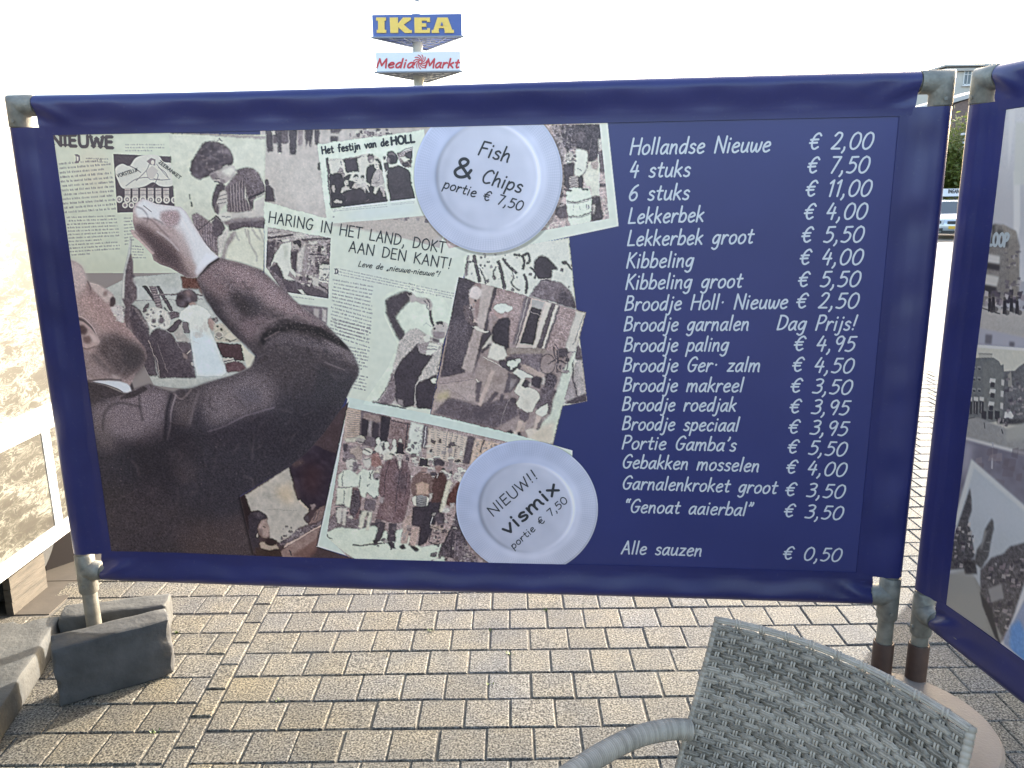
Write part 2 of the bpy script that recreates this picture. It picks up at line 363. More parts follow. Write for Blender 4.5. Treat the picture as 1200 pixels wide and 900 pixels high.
    for z0, up, nm in ((zt,1,'top_hem'),(zb,-1,'bottom_hem')):
        prof = pocket(z0, up, .070 if up > 0 else .062)
        us = np.linspace(end_gap[0]+.004*(up<0), W-end_gap[1]+.012*(up<0), 130); mb = MB()
        def fn(u, j, prof=prof, z0=z0, up=up):
            y, dz, f = prof[int(j)]
            fl = math.sin(math.pi*min(1,max(0,f)))
            wob = .0014*n3(u*5)*(.4+fl)+.002*math.sin(u*23+seed)*fl
            sag = -.0022*math.sin(u*2.2+.3) - (.004*math.sin(math.pi*u/W))
            # puckers near the ends where the pocket is pulled towards the corner
            e = min(u-us[0], us[-1]-u); puck = math.exp(-(e/.11)**2)*fl
            y2 = y+wob-(.008 if up > 0 else .015)*puck*math.sin((dz*up*60)+e*45)
            if e < .02: u = u+(.012 if u < W/2 else -.012)*max(0, -dz*up/.1)*(1-e/.02)
            return (u, y2 + (rip(u, z0+dz, W) if f >= .99 else rip(u,z0+dz,W)*f), z0+dz+sag*(1-f*.7))
        mb.grid(fn, us, list(range(len(prof))))
        obj(nm, mb, M['vinyl'], t, 60)
    for x, d in ((0.0,1),(W,-1)):
        prof = []
        for k in range(17):
            a = math.radians(150+k*(-60-150)/16) if False else math.radians(60-k*240/16)
            # from the back-inside round the outside to the front-inside
            prof.append((ro*math.cos(a+math.radians(0)), ro*math.sin(a)))
        prof = [(-math.cos(math.radians(a))*ro, -math.sin(math.radians(a))*ro) for a in np.linspace(-140, 75, 18)]
        x0, y0 = prof[-1]
        for k in range(1, 8):
            f = k/7; prof.append((x0+(.098-x0)*f, y0+(YF-.0030-y0)*smoothstep(0,1,f)))
        prof += [(.118,YF-.0030),(.1185,YF-.001)]
        z_lo, z_hi = zb+.076, zt-.070; zs = np.linspace(z_lo, z_hi, 90); mb = MB()
        def fn(j, z, prof=prof, x=x, d=d):
            px_, py_ = prof[int(j)]; f = min(1, max(0, (px_+.01)/.1)); fl = math.sin(math.pi*f)
            py_ += (.0030*n3(z*6+x)+.0016*math.sin(z*31+x*3+seed)+.0022*math.sin(px_*160+1.3*math.sin(z*2.1+seed)))*fl
            return (x+d*px_, py_+(rip(x+d*px_, z, W) if f>.95 else 0), z)
        mb.grid(fn, list(range(len(prof))), zs)
        obj('side_sleeve', mb, M['vinyl'], t, 60)
    return t, sheet, place
SC = 'blue terrace screens around the seating'
L1 = Vector((-1.5928, 2.69775, 0)); R1 = Vector((1.2672, 2.43045, 0)); W1 = (R1-L1).length
RZ1 = math.atan2(R1.y-L1.y, R1.x-L1.x); ZT1, ZB1 = 1.9735, .3355
scr1, sheet1, place1 = terrace_screen('blue vinyl screen on pipes printed with the white fish price list and old photographs', L1, RZ1, W1, ZT1, ZB1, SC, seed=1)
L2 = Vector((1.372, 2.40, 0)); D2 = Vector((.145,-.9894,0)); W2 = 2.30
RZ2 = math.atan2(D2.y, D2.x); ZT2, ZB2 = 1.975, .292
scr2, sheet2, place2 = terrace_screen('blue vinyl screen at the right edge printed with old town street photographs', L2, RZ2, W2, ZT2, ZB2, SC, seed=2, sock_h=.17)
scr3, sheet3, place3 = terrace_screen('plain blue terrace screen added out of view at the far right to shade the paving', Vector((2.79,4.21,0)), math.radians(-40), 2.3, 1.97, .29, SC, seed=3)  # unseen screen, placed to throw shade on the right-hand paving
# drop the left post's socket: that post stands between loose kerb stones
for o in list(scr1.children):
    if o.name.startswith('post'):
        for c in list(o.children):
            if min(v.co.x for v in c.data.vertices) < .5: bpy.data.objects.remove(c)
# mapping from photo pixels to a screen's own plane (s along the screen, z up)
def plane_map(P, rz, yoff):
    d = Vector((math.cos(rz), math.sin(rz), 0)); n = Vector((-math.sin(rz), math.cos(rz), 0)); O = Vector((P[0],P[1],0))+n*yoff
    def f(px, py):
        r = ray(px, py); c = Vector((0,0,H)); tt = (O-c).dot(n)/r.dot(n); q = c+r*tt
        return (q-O).dot(d), q.z
    return f
pm1 = plane_map(L1, RZ1, YF-.0015); pm2 = plane_map(L2, RZ2, YF-.0015)

# ------------------------------------------------------------------ the price list
ITEMS = [
 ('Hollandse Nieuwe',738,181,901,177.5,'€ 2,00',947,175,1020,174.5),('4 stuks',737,208,807,206.5,'€ 7,50',945,202.8,1015.5,202.4),
 ('6 stuks',736,235,806,233.6,'€ 11,00',943,230,1018,229.8),('Lekkerbek',736,262,823,259.5,'€ 4,00',941,257,1013,256.6),
 ('Lekkerbek groot',735,288,881,285,'€ 5,50',938,284,1009,283.6),('Kibbeling',734,314,811,312.6,'€ 4,00',936,310,1008,310),
 ('Kibbeling groot',733,339,868,336.8,'€ 5,50',934,336,1005,335.6),('Broodje Holl· Nieuwe',732,364,921,361.3,'€ 2,50',932,361,1003,361),
 ('Broodje garnalen',731,388,876,387,'Dag Prijs!',910,386.6,1001,386.6),('Broodje paling',731,412,852,411.4,'€ 4,95',929,410.8,999,411.4),
 ('Broodje Ger· zalm',730,435.6,889,435.4,'€ 4,50',927,435,997,437),('Broodje makreel',730,458.8,869,459.3,'€ 3,50',925,459.5,995,462),
 ('Broodje roedjak',729,481.4,861,482.2,'€ 3,95',924,483.7,992,486),('Broodje speciaal',729,504,864,505.6,'€ 3,95',922.5,507.5,990.5,510.4),
 ("Portie Gamba's",729,526.4,861,529,'€ 5,50',921.5,530.7,989,534.4),('Gebakken mosselen',729,548.8,888,553,'€ 4,00',920,554.4,988.7,558.4),
 ('Garnalenkroket groot',729,573.6,908.7,578.6,'€ 3,50',919,580.8,987,584),('“Genoat aaierbal”',731,600.8,880,604.8,'€ 3,50',917.5,605.6,985,609.2),
 ('Alle sauzen',728,649.4,821,652.3,'€ 0,50',916.6,655.4,983.5,658.3)]
for a, x0, y0, x1, y1, b, u0, v0, u1, v1 in ITEMS:
    lt = Lettering(); lu = Lettering()
    lt.write(a, pm1(x0,y0), pm1(x1,y1), .0465, .0057, .17, place1, .0007)
    lu.write(b, pm1(u0,v0), pm1(u1,v1), .0465, .0057, .17, place1, .0007)
    obj('dish_name', lt.mb, M['ink_white'], scr1); obj('dish_price', lu.mb, M['ink_white'], scr1)
# ------------------------------------------------------------------ printed pictures: a small scan converter that fills outlines on a print canvas
class Canvas:
    def __init__(s, pm, s0, s1, z0, z1, res, base):
        s.pm = pm; s.s0, s.z1, s.res = s0, z1, res; s.W = int((s1-s0)*res); s.H = int((z1-z0)*res)
        s.rgb = np.tile(np.array(base, np.float32), (s.H, s.W, 1)); s.al = np.zeros((s.H, s.W), np.float32)
        s.n1 = RNG.standard_normal((s.H, s.W)).astype(np.float32)
        s.n2 = s.blur(s.n1, 1); s.n2 = s.n2/s.n2.std()*.7+s.n1*.75; s.n2 /= s.n2.std()
        s.n3 = s.blur(RNG.standard_normal((s.H, s.W)).astype(np.float32), 3); s.n3 /= s.n3.std()
        s.n4 = s.blur(RNG.standard_normal((s.H, s.W)).astype(np.float32), 9); s.n4 /= s.n4.std()
        s.clip = None; s.ppx = 1.0; s.gk = 1.0
    @staticmethod
    def blur(a, r):
        r = int(round(r))
        if r < 1: return a
        for _ in range(2):
            for ax in (0,1):
                p = np.pad(a, [(r+1,r) if k == ax else (0,0) for k in (0,1)], mode='edge'); c = np.cumsum(p, axis=ax, dtype=np.float64)
                n = a.shape[ax]; hi = np.take(c, range(2*r+1, 2*r+1+n), axis=ax); lo = np.take(c, range(0, n), axis=ax)
                a = ((hi-lo)/(2*r+1)).astype(np.float32)
        return a
    def pts(s, P):
        P = np.asarray(P, float).reshape(-1,2); o = []
        for x, y in P:
            a, z = s.pm(x, y); o.append(((a-s.s0)*s.res, (s.z1-z)*s.res))
        return np.array(o)
    def mask(s, Q, feather=0.0):
        """coverage of polygon Q (canvas units); returns (slice, mask)"""
        pad = int(feather*3)+2
        x0 = max(0, int(Q[:,0].min())-pad); x1 = min(s.W, int(Q[:,0].max())+pad+2)
        y0 = max(0, int(Q[:,1].min())-pad); y1 = min(s.H, int(Q[:,1].max())+pad+2)
        if x1 <= x0 or y1 <= y0: return None
        w, h = x1-x0, y1-y0; m = np.zeros((h, w+2), np.float32); SUB = 3
        A = Q-[x0,y0]; B = np.roll(A, -1, axis=0)
        for j in range(h):
            for k in range(SUB):
                y = j+(k+.5)/SUB
                c = (A[:,1] <= y) != (B[:,1] <= y)
                if not c.any(): continue
                a, b = A[c], B[c]; xs = np.sort(a[:,0]+(y-a[:,1])*(b[:,0]-a[:,0])/(b[:,1]-a[:,1]))
                for i in range(0, len(xs)-1, 2):
                    l, r = max(0.,xs[i]), min(float(w),xs[i+1])
                    if r <= l: continue
                    li, ri = int(l), int(r)
                    if li == ri: m[j,li] += (r-l)/SUB
                    else:
                        m[j,li] += (li+1-l)/SUB; m[j,li+1:ri] += 1/SUB; m[j,ri] += (r-ri)/SUB
        m = np.clip(m[:,:w], 0, 1)
        if feather: m = s.blur(m, feather)
        return (slice(y0,y1), slice(x0,x1)), m
    def paint(s, sm, tone, a=1.0, grain=0.0, gs=1, tex=None, cover=False):
        if sm is None: return
        sl, m = sm
        if s.clip is not None: m = m*s.clip[sl]
        m = m*a; c = np.array(tint(tone), np.float32); col = np.broadcast_to(c, m.shape+(3,))
        if grain: col = col+(grain*s.gk*(s.n1 if gs == 0 else s.n2 if gs == 1 else s.n3 if gs == 2 else s.n4)[sl])[...,None]
        s.rgb[sl] = s.rgb[sl]*(1-m[...,None])+col*m[...,None]
        if cover: s.al[sl] = np.maximum(s.al[sl], m)
    def poly(s, P, tone, f=0, a=1.0, g=0.0, gs=1, sm=False, cover=False):
        Q = s.pts(P)
        if sm: Q = spline(np.vstack([Q,Q[:1]]), 6)[:-1]
        s.paint(s.mask(Q, f), tone, a, g, gs, cover=cover)
    def ell(s, cx, cy, rx, ry, tone, f=0, a=1.0, g=0.0, rot=0.0, gs=1):
        t = np.linspace(0, 2*math.pi, 20)[:-1]; c, q = math.cos(rot), math.sin(rot)
        X = rx*np.cos(t); Y = ry*np.sin(t); s.poly(np.c_[cx+X*c-Y*q, cy+X*q+Y*c], tone, f, a, g, gs)
    def line(s, P, w, tone, a=1.0, f=0, sm=False):
        Q = s.pts(P)
        if sm: Q = spline(Q, 5)
        d = np.gradient(Q, axis=0); d /= np.maximum(np.linalg.norm(d, axis=1, keepdims=True), 1e-9); n = np.c_[-d[:,1], d[:,0]]*w*s.ppx/2
        s.paint(s.mask(np.vstack([Q+n, (Q-n)[::-1]]), f), tone, a)
    def setclip(s, P, sm=False):
        if P is None: s.clip = None; return
        Q = s.pts(P); q = s.mask(spline(np.vstack([Q,Q[:1]]),6)[:-1] if sm else Q)
        s.clip = np.zeros((s.H, s.W), np.float32); s.clip[q[0]] = q[1]
    def newsprint(s, quad, lines, tone=105, a=.8, size=1.0, para=True):
        """rows of small type inside a quad given in photo pixels (TL, TR, BR, BL)"""
        Q = s.pts(quad); tl, tr, br, bl = Q; rnd = random.Random(int(Q.sum())); c = np.array(tint(tone), np.float32)
        for j in range(lines):
            v = (j+.5)/lines; A = tl+(bl-tl)*v; B = tr+(br-tr)*v; L = np.linalg.norm(B-A); ch = np.linalg.norm(bl-tl)/lines*.52*size
            x = rnd.uniform(.02,.05)*L if (para and rnd.random() < .16) else 0.0; d = (B-A)/L; n = np.array([-d[1], d[0]])
            end = L*(rnd.uniform(.35,.9) if (para and rnd.random() < .12) else 1.0)
            while x < end-ch:
                for _ in range(rnd.randint(2,8)):
                    if x > end-ch*.6: break
                    p = A+d*x; hgt = ch*rnd.choice((.62,.62,.62,1.0)); w = ch*rnd.uniform(.34,.5)
                    q = np.array([p-n*hgt*.62, p+d*w-n*hgt*.62, p+d*w+n*ch*.36, p+n*ch*.36]); m = s.mask(q)
                    if m is not None: s.paint(m, c, a*rnd.uniform(.35,.95))
                    x += ch*.58
                x += ch*.55
    def area(s, polys):
        m = np.zeros((s.H, s.W), np.float32)
        for P in polys:
            q = s.mask(s.pts(P))
            if q is not None: m[q[0]] = np.maximum(m[q[0]], q[1])
        return m
    def press(s, m, warp=1.3, ink=.5, mott=9):
        """make the areas in m look like coarse old press photographs: frayed edges, inked outlines, uneven tone"""
        J, I = np.meshgrid(np.arange(s.H), np.arange(s.W), indexing='ij')
        def field(r): f = s.blur(RNG.standard_normal((s.H, s.W)).astype(np.float32), r); return f/f.std()
        dx = field(1)*warp+field(4)*warp; dy = field(1)*warp+field(4)*warp
        w = s.rgb[np.clip(J+np.rint(dy*m).astype(int), 0, s.H-1), np.clip(I+np.rint(dx*m).astype(int), 0, s.W-1)]
        L = s.blur(w.mean(-1), 1); gy, gx = np.gradient(L); gr = np.hypot(gx, gy); edge = np.clip((gr-3)*ink*2.2, 0, 46)*(L > 60)
        mid = 1-np.abs(L-140)/110; tone = field(3)*mott*.9+field(9)*mott+field(1)*mott*.7
        w = w-edge[...,None]+(tone*np.clip(mid,.25,1))[...,None]
        con = (w-w.mean(-1, keepdims=True)*0-128)*1.10+126
        s.rgb = s.rgb*(1-m[...,None])+con*m[...,None]
    def sharpen(s, r, k):
        b = np.stack([s.blur(s.rgb[...,i], r) for i in range(3)], -1); s.rgb = np.clip(s.rgb+(s.rgb-b)*k, 20, 240)
    def mesh(s, name, place, lift, k, alpha_min=None):
        """the print as a sheet of small faces; colours ride on its vertices"""
        J, I = np.meshgrid(np.arange(s.H), np.arange(s.W), indexing='ij')
        ss = s.s0+(I+.5)/s.res; zz = s.z1-(J+.5)/s.res
        e = np.clip(np.minimum(ss, s.Wd-ss)/.25, 0, 1)
        yy = YF-lift+(.0024*np.sin(3.1*ss+1.3*zz+.4)+.0018*np.sin(7.3*ss-2.1*zz)+.0011*np.sin(5.2*zz+2.0*ss))*e
        co = np.stack([ss, yy, zz], -1).reshape(-1,3).astype(np.float32)
        idx = (J*s.W+I); q = np.stack([idx[:-1,:-1], idx[1:,:-1], idx[1:,1:], idx[:-1,1:]], -1).reshape(-1,4)
        if alpha_min is not None:
            keep = np.maximum.reduce([s.al[:-1,:-1], s.al[1:,:-1], s.al[1:,1:], s.al[:-1,1:]]).reshape(-1) > alpha_min; q = q[keep]
            used = np.zeros(len(co), bool); used[q.reshape(-1)] = True; re = np.cumsum(used)-1; co = co[used]; q = re[q]
        else: used = slice(None)
        col = lin(np.clip(s.rgb, 4, 250)).reshape(-1,3)[used]*k
        me = bpy.data.meshes.new(name); nf = len(q)
        me.vertices.add(len(co)); me.vertices.foreach_set('co', co.reshape(-1))
        me.loops.add(nf*4); me.loops.foreach_set('vertex_index', q.reshape(-1).astype(np.int32))
        me.polygons.add(nf); me.polygons.foreach_set('loop_start', np.arange(0, nf*4, 4, dtype=np.int32))
        me.update(calc_edges=True)
        at_ = me.attributes.new('print', 'FLOAT_COLOR', 'POINT')
        at_.data.foreach_set('color', np.c_[col, np.ones(len(col))].astype(np.float32).reshape(-1))
        return me
def tint(t):
    if not np.isscalar(t): return t
    xs = (0,70,130,180,215,255); r = np.interp(t, xs, (4,73,138,187,213,255)); gg = np.interp(t, xs, (0,66,126,180,214,255)); b = np.interp(t, xs, (6,72,126,170,198,245))
    return (r, gg, b)
# ------------------------------------------------------------------ the collage of old photographs and newspaper cuttings printed on the big screen
CR = dict(A=(0,80,5), B=(200,130,5), C=(480,130,4.61538), D=(40,230,5), E=(240,230,5), F=(460,280,4.61538), G=(40,400,4.28571), H=(270,500,5.45454),
          I=(360,460,5), J=(520,500,5), K=(360,140,7.5), L=(140,320,7.5), M=(380,360,7.5), N=(500,320,6), O=(500,400,6), P=(620,140,6), Q=(80,290,5),
          R=(290,240,7.5), S=(380,500,5.625), T=(460,500,5.625), U=(270,540,7.5), V=(1060,200,3.75), W=(1080,430,2.4324), X=(1130,380,6.4286), Y=(1000,50,6), Z=(0,0,1))
def X(k, *q):
    x0, y0, s = CR[k]; q = np.array(q, float).reshape(-1,2); return q/s+[x0,y0]
def mk(cv):
    def p(k, q, tone, f=0, a=1.0, g=0.0, gs=1, sm=False, cover=False): cv.poly(X(k,*q), tone, f/CR[k][2]*cv.ppx, a, g, gs, sm, cover)
    def e(k, cx, cy, rx, ry, tone, f=0, a=1.0, g=0.0, rot=0.0):
        c = X(k,cx,cy)[0]; z = CR[k][2]; cv.ell(c[0], c[1], rx/z, ry/z, tone, f/z*cv.ppx, a, g, rot)
    def l(k, q, w, tone, a=1.0, f=0, sm=False): cv.line(X(k,*q), w/CR[k][2], tone, a, f/CR[k][2]*cv.ppx, sm)
    def c(k=None, *q, sm=False): cv.setclip(None if k is None else X(k,*q), sm)
    return p, e, l, c
BLUE = (58,61,104)
RES1 = 600
cv = Canvas(pm1, .088, 1.955, .40, 1.905, RES1, BLUE); cv.Wd = W1; cv.ppx = RES1/343      # canvas cells per photo pixel
cv.gk = .55
p, e, l, c = mk(cv)
rn = random.Random(5)
def scribble(k, x0, y0, x1, y1, n, tones, smin, smax, a=.8):
    for _ in range(n):
        x, y = rn.uniform(x0,x1), rn.uniform(y0,y1); w, h = rn.uniform(smin,smax), rn.uniform(smin,smax)
        t = rn.choice(tones); p(k, [x,y,x+w,y+rn.uniform(-.3,.3)*h,x+w*rn.uniform(.6,1),y+h,x-w*.2,y+h*rn.uniform(.5,1)], t, 0, a)
# --- street with standing men (top)
p('Z',[305,148,505,146,530,305,308,262],178,g=5,gs=2,cover=True)
p('B',[556,260,900,300,920,590,555,560],183,30,.8,5)
c('Z',311,146,510,146,530,305,309,262)
for q,t in (([556,105,602,105,598,160,600,235,570,238],84),([600,110,690,112,690,188,600,190],100),([622,130,652,130,648,250,632,246],80),([693,110,742,110,738,200,735,258,702,252],82),
            ([745,112,776,112,770,205,750,202],140),([788,108,836,108,820,215,806,170,794,216],82),([845,112,872,112,864,200,848,196],86),([940,108,1002,106,990,126,940,130],96),([938,150,982,152,978,182,938,180],90)):
    p('B',q,t,2,g=10)
p('B',[590,118,612,118,612,140,592,140],185,1); p('B',[636,240,650,240,646,254,632,252],200,1)
p('B',[552,440,575,432,600,455,612,530,552,528],82,2,g=6); e('B',565,420,12,16,92,1); p('B',[864,305,878,300,876,352,866,345],80,1)
scribble('K',420,78,720,160,60,(85,100,130,170,200),10,34); scribble('K',370,130,420,165,4,(120,150),6,18)
l('K',[365,150,380,140,372,165],5,130,.8)
c()
# --- photo with branches and the man seen from behind (right, under the others)
p('Z',[543,300,667,278,675,358,688,470,660,476,600,420,545,340],207,g=4,cover=True)
c('Z',543,300,667,278,675,358,688,470,660,476,600,420,545,340)
p('F',[395,85,412,85,402,200,392,200],110,3)
for q,w in (([440,90,452,150,472,232],16),([400,126,430,122,455,136],7),([470,160,490,200,506,242],5),([572,120,588,180,606,270],14),([596,104,630,150,672,186],11),([655,84,700,92,732,78,742,122,722,130],9),
            ([704,84,712,120,704,165],12),([712,190,726,240,720,295],12),([640,230,660,260,690,280],6),([560,150,545,190,560,215],5),([745,155,775,185,768,215],9),([915,125,945,135,970,170],8),([640,150,655,200,640,240],4)):
    l('F',q,w,80,.9,1,True)
scribble('F',420,80,760,280,34,(80,100,150),5,16,.75); scribble('F',900,80,970,320,8,(85,110),5,20)
p('F',[765,150,780,105,820,92,852,118,892,166,862,166,856,212,800,215,775,190],74,2,g=5,sm=True); p('F',[800,215,855,212,862,232,800,235],170,1)
p('F',[742,305,775,255,800,230,850,222,915,238,965,290,995,372,740,310],118,3,g=16); p('F',[910,270,985,330,995,376,890,352],88,6,g=14); l('F',[800,228,830,220,856,228],6,90)
l('F',[820,250,840,300,835,340],5,92,.6,2)
p('F',[1005,560,1030,650,1052,870,1040,890,930,890,960,760,1000,650],166,g=16); p('F',[985,560,1025,600,1036,655,990,650],95,3,g=12); p('F',[1000,660,1040,670,1050,760,1010,750],178,4,g=12)
p('F',[940,780,985,760,1000,850,930,870],150,3,g=14); p('F',[1005,850,1050,836,1048,880,985,892,935,888],84,3,g=12); l('F',[980,650,975,760,1000,850],6,92)
c()
# --- article with the big headline NIEUWE
p('Z',[54,154,200,150,214,338,100,330,60,330],(203,208,186),g=3,gs=2,cover=True)
c('Z',54,154,200,150,214,338,100,330,60,330)
p('A',[440,500,640,480,650,700,560,760,470,640],(205,196,172),50,.55); p('D',[300,400,520,370,860,520,540,520,320,500],(196,200,176),30,.7)
cv.newsprint(X('A',345,548,655,522,690,835,375,858),12,112,.8); cv.newsprint(X('D',190,115,490,105,512,335,208,355),12,112,.8)
cv.newsprint(X('A',738,440,972,440,972,492,738,492),3,120,.7); cv.newsprint(X('D',527,120,582,118,600,280,530,292),9,112,.75); cv.newsprint(X('D',560,282,640,290,668,368,560,368),5,112,.75)
cv.newsprint(X('A',505,520,650,524,650,560,510,556),2,112,.8); p('A',[438,505,455,503,470,512,472,540,458,556,440,556,446,540,446,516],118); p('A',[450,515,462,520,462,540,452,546],200)
# the advertisement with the reclining figure and the tins
p('A',[668,502,1058,520,1082,832,690,846],84,g=5)
p('A',[690,650,680,620,682,582,720,560,762,572,800,525,860,508,930,512,962,548,1020,560,1062,612,1050,662,1000,692,940,690,900,668,850,692,780,704,720,702],206,1,g=3,sm=True)
for q,w in (([740,690,800,650,870,640,940,655,1000,650],4),([800,660,860,600,880,560,900,545],4),([890,600,930,625,900,690,870,700],4),([930,580,970,610,990,645],4),([760,570,800,590,830,612],5),([860,600,880,650,940,650],3),([920,560,950,600,985,640],3)): l('A',q,w,112,.8,0,True)
p('A',[862,545,890,525,915,535,912,570,885,565],128,1); e('A',898,552,10,14,200); p('A',[862,600,895,570,930,600,900,650,870,640],186,1)
for i in range(6):
    x = 734+i*45; p('A',[x,702,x+34,702,x+34,758,x,758],176,g=8); l('A',[x,716,x+34,714],4,120); l('A',[x,742,x+34,740],3,130); p('A',[x+34,705,x+42,705,x+42,758,x+34,758],78)
for i in range(8): e('A',702+i*46,768+i*.6,20,21,198); e('A',702+i*46,768+i*.6,11,12,130); e('A',702+i*46,768+i*.6,5,6,195)
for i in range(4): e('A',735+i*38,802,17,18,196); e('A',735+i*38,802,9,10,130)
c()
# --- photo of the woman knitting or cleaning fish, head bowed
WO = (198,156,312,158,309,318,260,318,213,340)
p('Z',WO,(200,202,184),g=3,gs=2,cover=True); c('Z',*WO)
p('B',[0,118,560,150,560,165,0,128],150,3); p('B',[300,250,560,170,560,450,420,330],(206,206,190),50,.6); p('B',[60,500,240,560,200,700,90,640],(188,188,170),30,.6)
p('B',[125,610,160,600,245,660,280,740,276,850,190,770,140,690],128,4,g=24)
for i in range(9): l('B',[150+i*16,640+i*6,165+i*14,780+i*7],4,85,.6)
p('B',[275,740,330,690,345,700,300,830,276,840],190,4,g=10)
p('B',[118,340,128,300,150,262,176,215,205,185,240,178,272,186,310,200,340,222,358,250,368,290,352,320,318,318,292,350,250,368,220,382,190,392,170,402,140,385,122,365],86,2,g=16,gs=2,sm=True)
for i in range(46):
    a = rn.uniform(0,6.28); r = rn.uniform(0,1)**.5; x = 240+112*r*math.cos(a); y = 275+80*r*math.sin(a)-(x-240)*.12
    e('B',x,y,rn.uniform(5,13),rn.uniform(4,9),rn.choice((62,70,115,135,150)),3,.55)
p('B',[240,178,300,196,350,235,362,280,330,262,290,225],130,12,.5)
p('B',[228,372,262,352,300,338,325,322,352,318,376,330,384,352,362,392,325,424,300,428,276,418,262,404,244,398],166,2,g=5,sm=True)
p('B',[300,345,345,326,376,332,382,352,350,385,318,372],206,7,.9); p('B',[232,372,262,356,280,382,262,402,244,396],112,5,.8); l('B',[262,392,290,398],5,90,.8,1); l('B',[256,410,278,414,300,427],6,85,.9,1); p('B',[288,395,318,405,322,424,300,428],118,4,.7)
p('B',[255,470,272,432,300,424,322,440,316,470,290,480,272,560,262,600,246,560,244,520],88,3,g=8)
p('B',[318,452,345,420,360,395,392,362,425,352,442,395,440,440,432,500,470,560,480,588,430,598,380,598,332,594,330,520],118,3,g=12)
for i in range(8): l('B',[344+i*17,440-i*8,346+i*17,520,350+i*18,596],5,84,.7,1,True); l('B',[352+i*17,436-i*8,355+i*17,520,360+i*18,594],4,158,.6,1,True)
p('B',[385,352,420,338,468,334,502,352,530,392,552,448,548,480,505,498,482,530,455,512,442,450,425,395],106,3,g=18,sm=True); p('B',[430,350,490,345,520,390,480,420],132,14,.6,g=12); l('B',[460,512,500,492,552,470],8,70,1,1); l('B',[462,528,505,508,552,488],5,150,.8,1); p('B',[455,515,485,532,482,575,470,560],80,3)
p('B',[488,536,548,505,560,505,556,600,530,580,495,590],190,3); p('B',[262,612,300,606,340,590,400,594,470,584,548,572,556,640,470,644,420,650,372,662,330,664,292,656],186,2,sm=False); p('B',[300,640,420,628,548,622,556,648,420,655,330,668],120,6,.8)
p('B',[258,590,272,530,290,478,308,460,330,474,335,500,330,545,305,560,285,600,270,606],184,2); l('B',[284,500,330,488],4,105,.8); l('B',[280,522,330,512],4,105,.8); l('B',[276,545,326,534],4,105,.8); p('B',[258,590,272,540,284,560,280,605],100,3)
p('B',[285,602,330,590,360,605,350,640,310,648,280,632],200,2); l('B',[300,618,350,622],4,120,.8); l('B',[262,612,292,640],8,90)
p('B',[340,662,380,650,470,645,556,642,556,692,500,684,430,682,372,700,345,702],98,3,g=12); p('B',[244,650,262,618,300,652,318,680,300,725,268,738,250,730],92,3,g=10); l('B',[162,698,210,662,262,622],5,85)
p('B',[290,880,312,790,342,722,400,692,430,680,500,682,560,690,560,950,280,950],(204,204,184),2,g=3); p('B',[292,870,318,780,350,722,385,700,372,740,330,800,312,890],138,7,.9,g=8)
for q in ([455,690,462,760,500,840,506,880],[480,688,500,730,530,760],[440,690,448,740],[520,690,540,740,548,790],[380,720,400,760]): l('B',q,5,130,.8,2,True)
p('B',[515,740,560,720,560,900,530,860],(182,180,160),16,.6); l('B',[112,488,115,515],4,90); l('B',[120,530,126,560],9,80); l('B',[275,180,287,158,300,180],4,110); l('B',[280,172,287,165,294,175],3,110)
l('B',[556,110,552,900],4,(160,158,142),.7,3)
c()
# --- article "Haring in het land"
HA = (310,236,392,258,470,278,548,300,541,335,520,400,503,490,407,467,385,440,352,400,310,330)
p('Z',HA,(208,213,194),g=3,gs=2,cover=True); c('Z',*HA)
p('E',[930,300,1050,330,1060,520,900,640,760,880,700,880],(202,208,196),60,.6)
cv.newsprint(X('F',-305,150,338,292,330,330,-310,196),3,118,.75,1.0,False)
cv.newsprint(X('E',752,478,992,520,985,700,745,640),8,108,.82); cv.newsprint(X('E',742,640,985,705,972,900,735,820),9,108,.82)
cv.newsprint(X('M',70,90,418,170,405,330,140,255),5,108,.82); cv.newsprint(X('M',200,330,405,372,385,540,290,520),6,108,.82); cv.newsprint(X('M',285,520,395,545,372,745,200,710),7,108,.82)
cv.newsprint(X('R',375,795,600,825,600,842,380,815),1,118,.7); p('R',[762,560,790,560,805,580,800,605,765,605,772,595,772,568],70); p('R',[780,568,792,575,790,596,780,598],200)
# photo inside it: the man bending over the cleaning bench
c('R',180,197,735,292,714,822,318,762,165,548)
p('Z',[300,255,400,265,400,360,300,350],150,g=14); p('R',[180,197,735,290,735,315,480,310,180,300],168,3,g=22); p('R',[440,235,520,260,500,300,420,280],190,3,g=16)
p('R',[165,320,245,320,242,450,210,540,150,548],95,4,g=16); scribble('R',185,300,310,370,16,(80,110,160),10,40); l('R',[180,292,290,280,400,262],14,88,1,2); l('R',[180,250,300,232],6,120); l('R',[480,312,600,300,735,296],16,98,1,2); p('R',[302,306,370,300,372,320,312,326],200,2)
p('R',[525,318,735,318,722,600,520,600],150,2,g=22)
for (x,y,w,h,t) in ((540,320,80,30,190),(560,362,55,60,175),(625,360,25,70,85),(645,365,60,65,165),(700,365,30,60,110),(545,430,170,14,95),(540,440,60,50,160),(600,450,50,60,120),(535,500,80,40,150),(600,505,40,60,90),(530,545,90,50,140)): p('R',[x,y,x+w,y+3,x+w-2,y+h,x,y+h],t,2,g=20)
scribble('R',530,330,725,600,70,(85,100,130,185,200),8,24,.7); e('R',665,385,16,20,200,1); e('R',660,370,14,10,80,1)
p('R',[388,420,442,400,440,470,432,585,400,570],84,3,g=8); p('R',[440,430,470,400,505,330,522,335,492,470,480,590,436,585],186,3,g=10)
p('R',[200,555,240,440,262,400,300,352,340,328,392,330,388,400,376,480,392,560,352,622,310,622,290,560,262,510,232,500],208,2,g=3); p('R',[320,360,360,352,352,440,330,500],(186,186,168),8,.7)
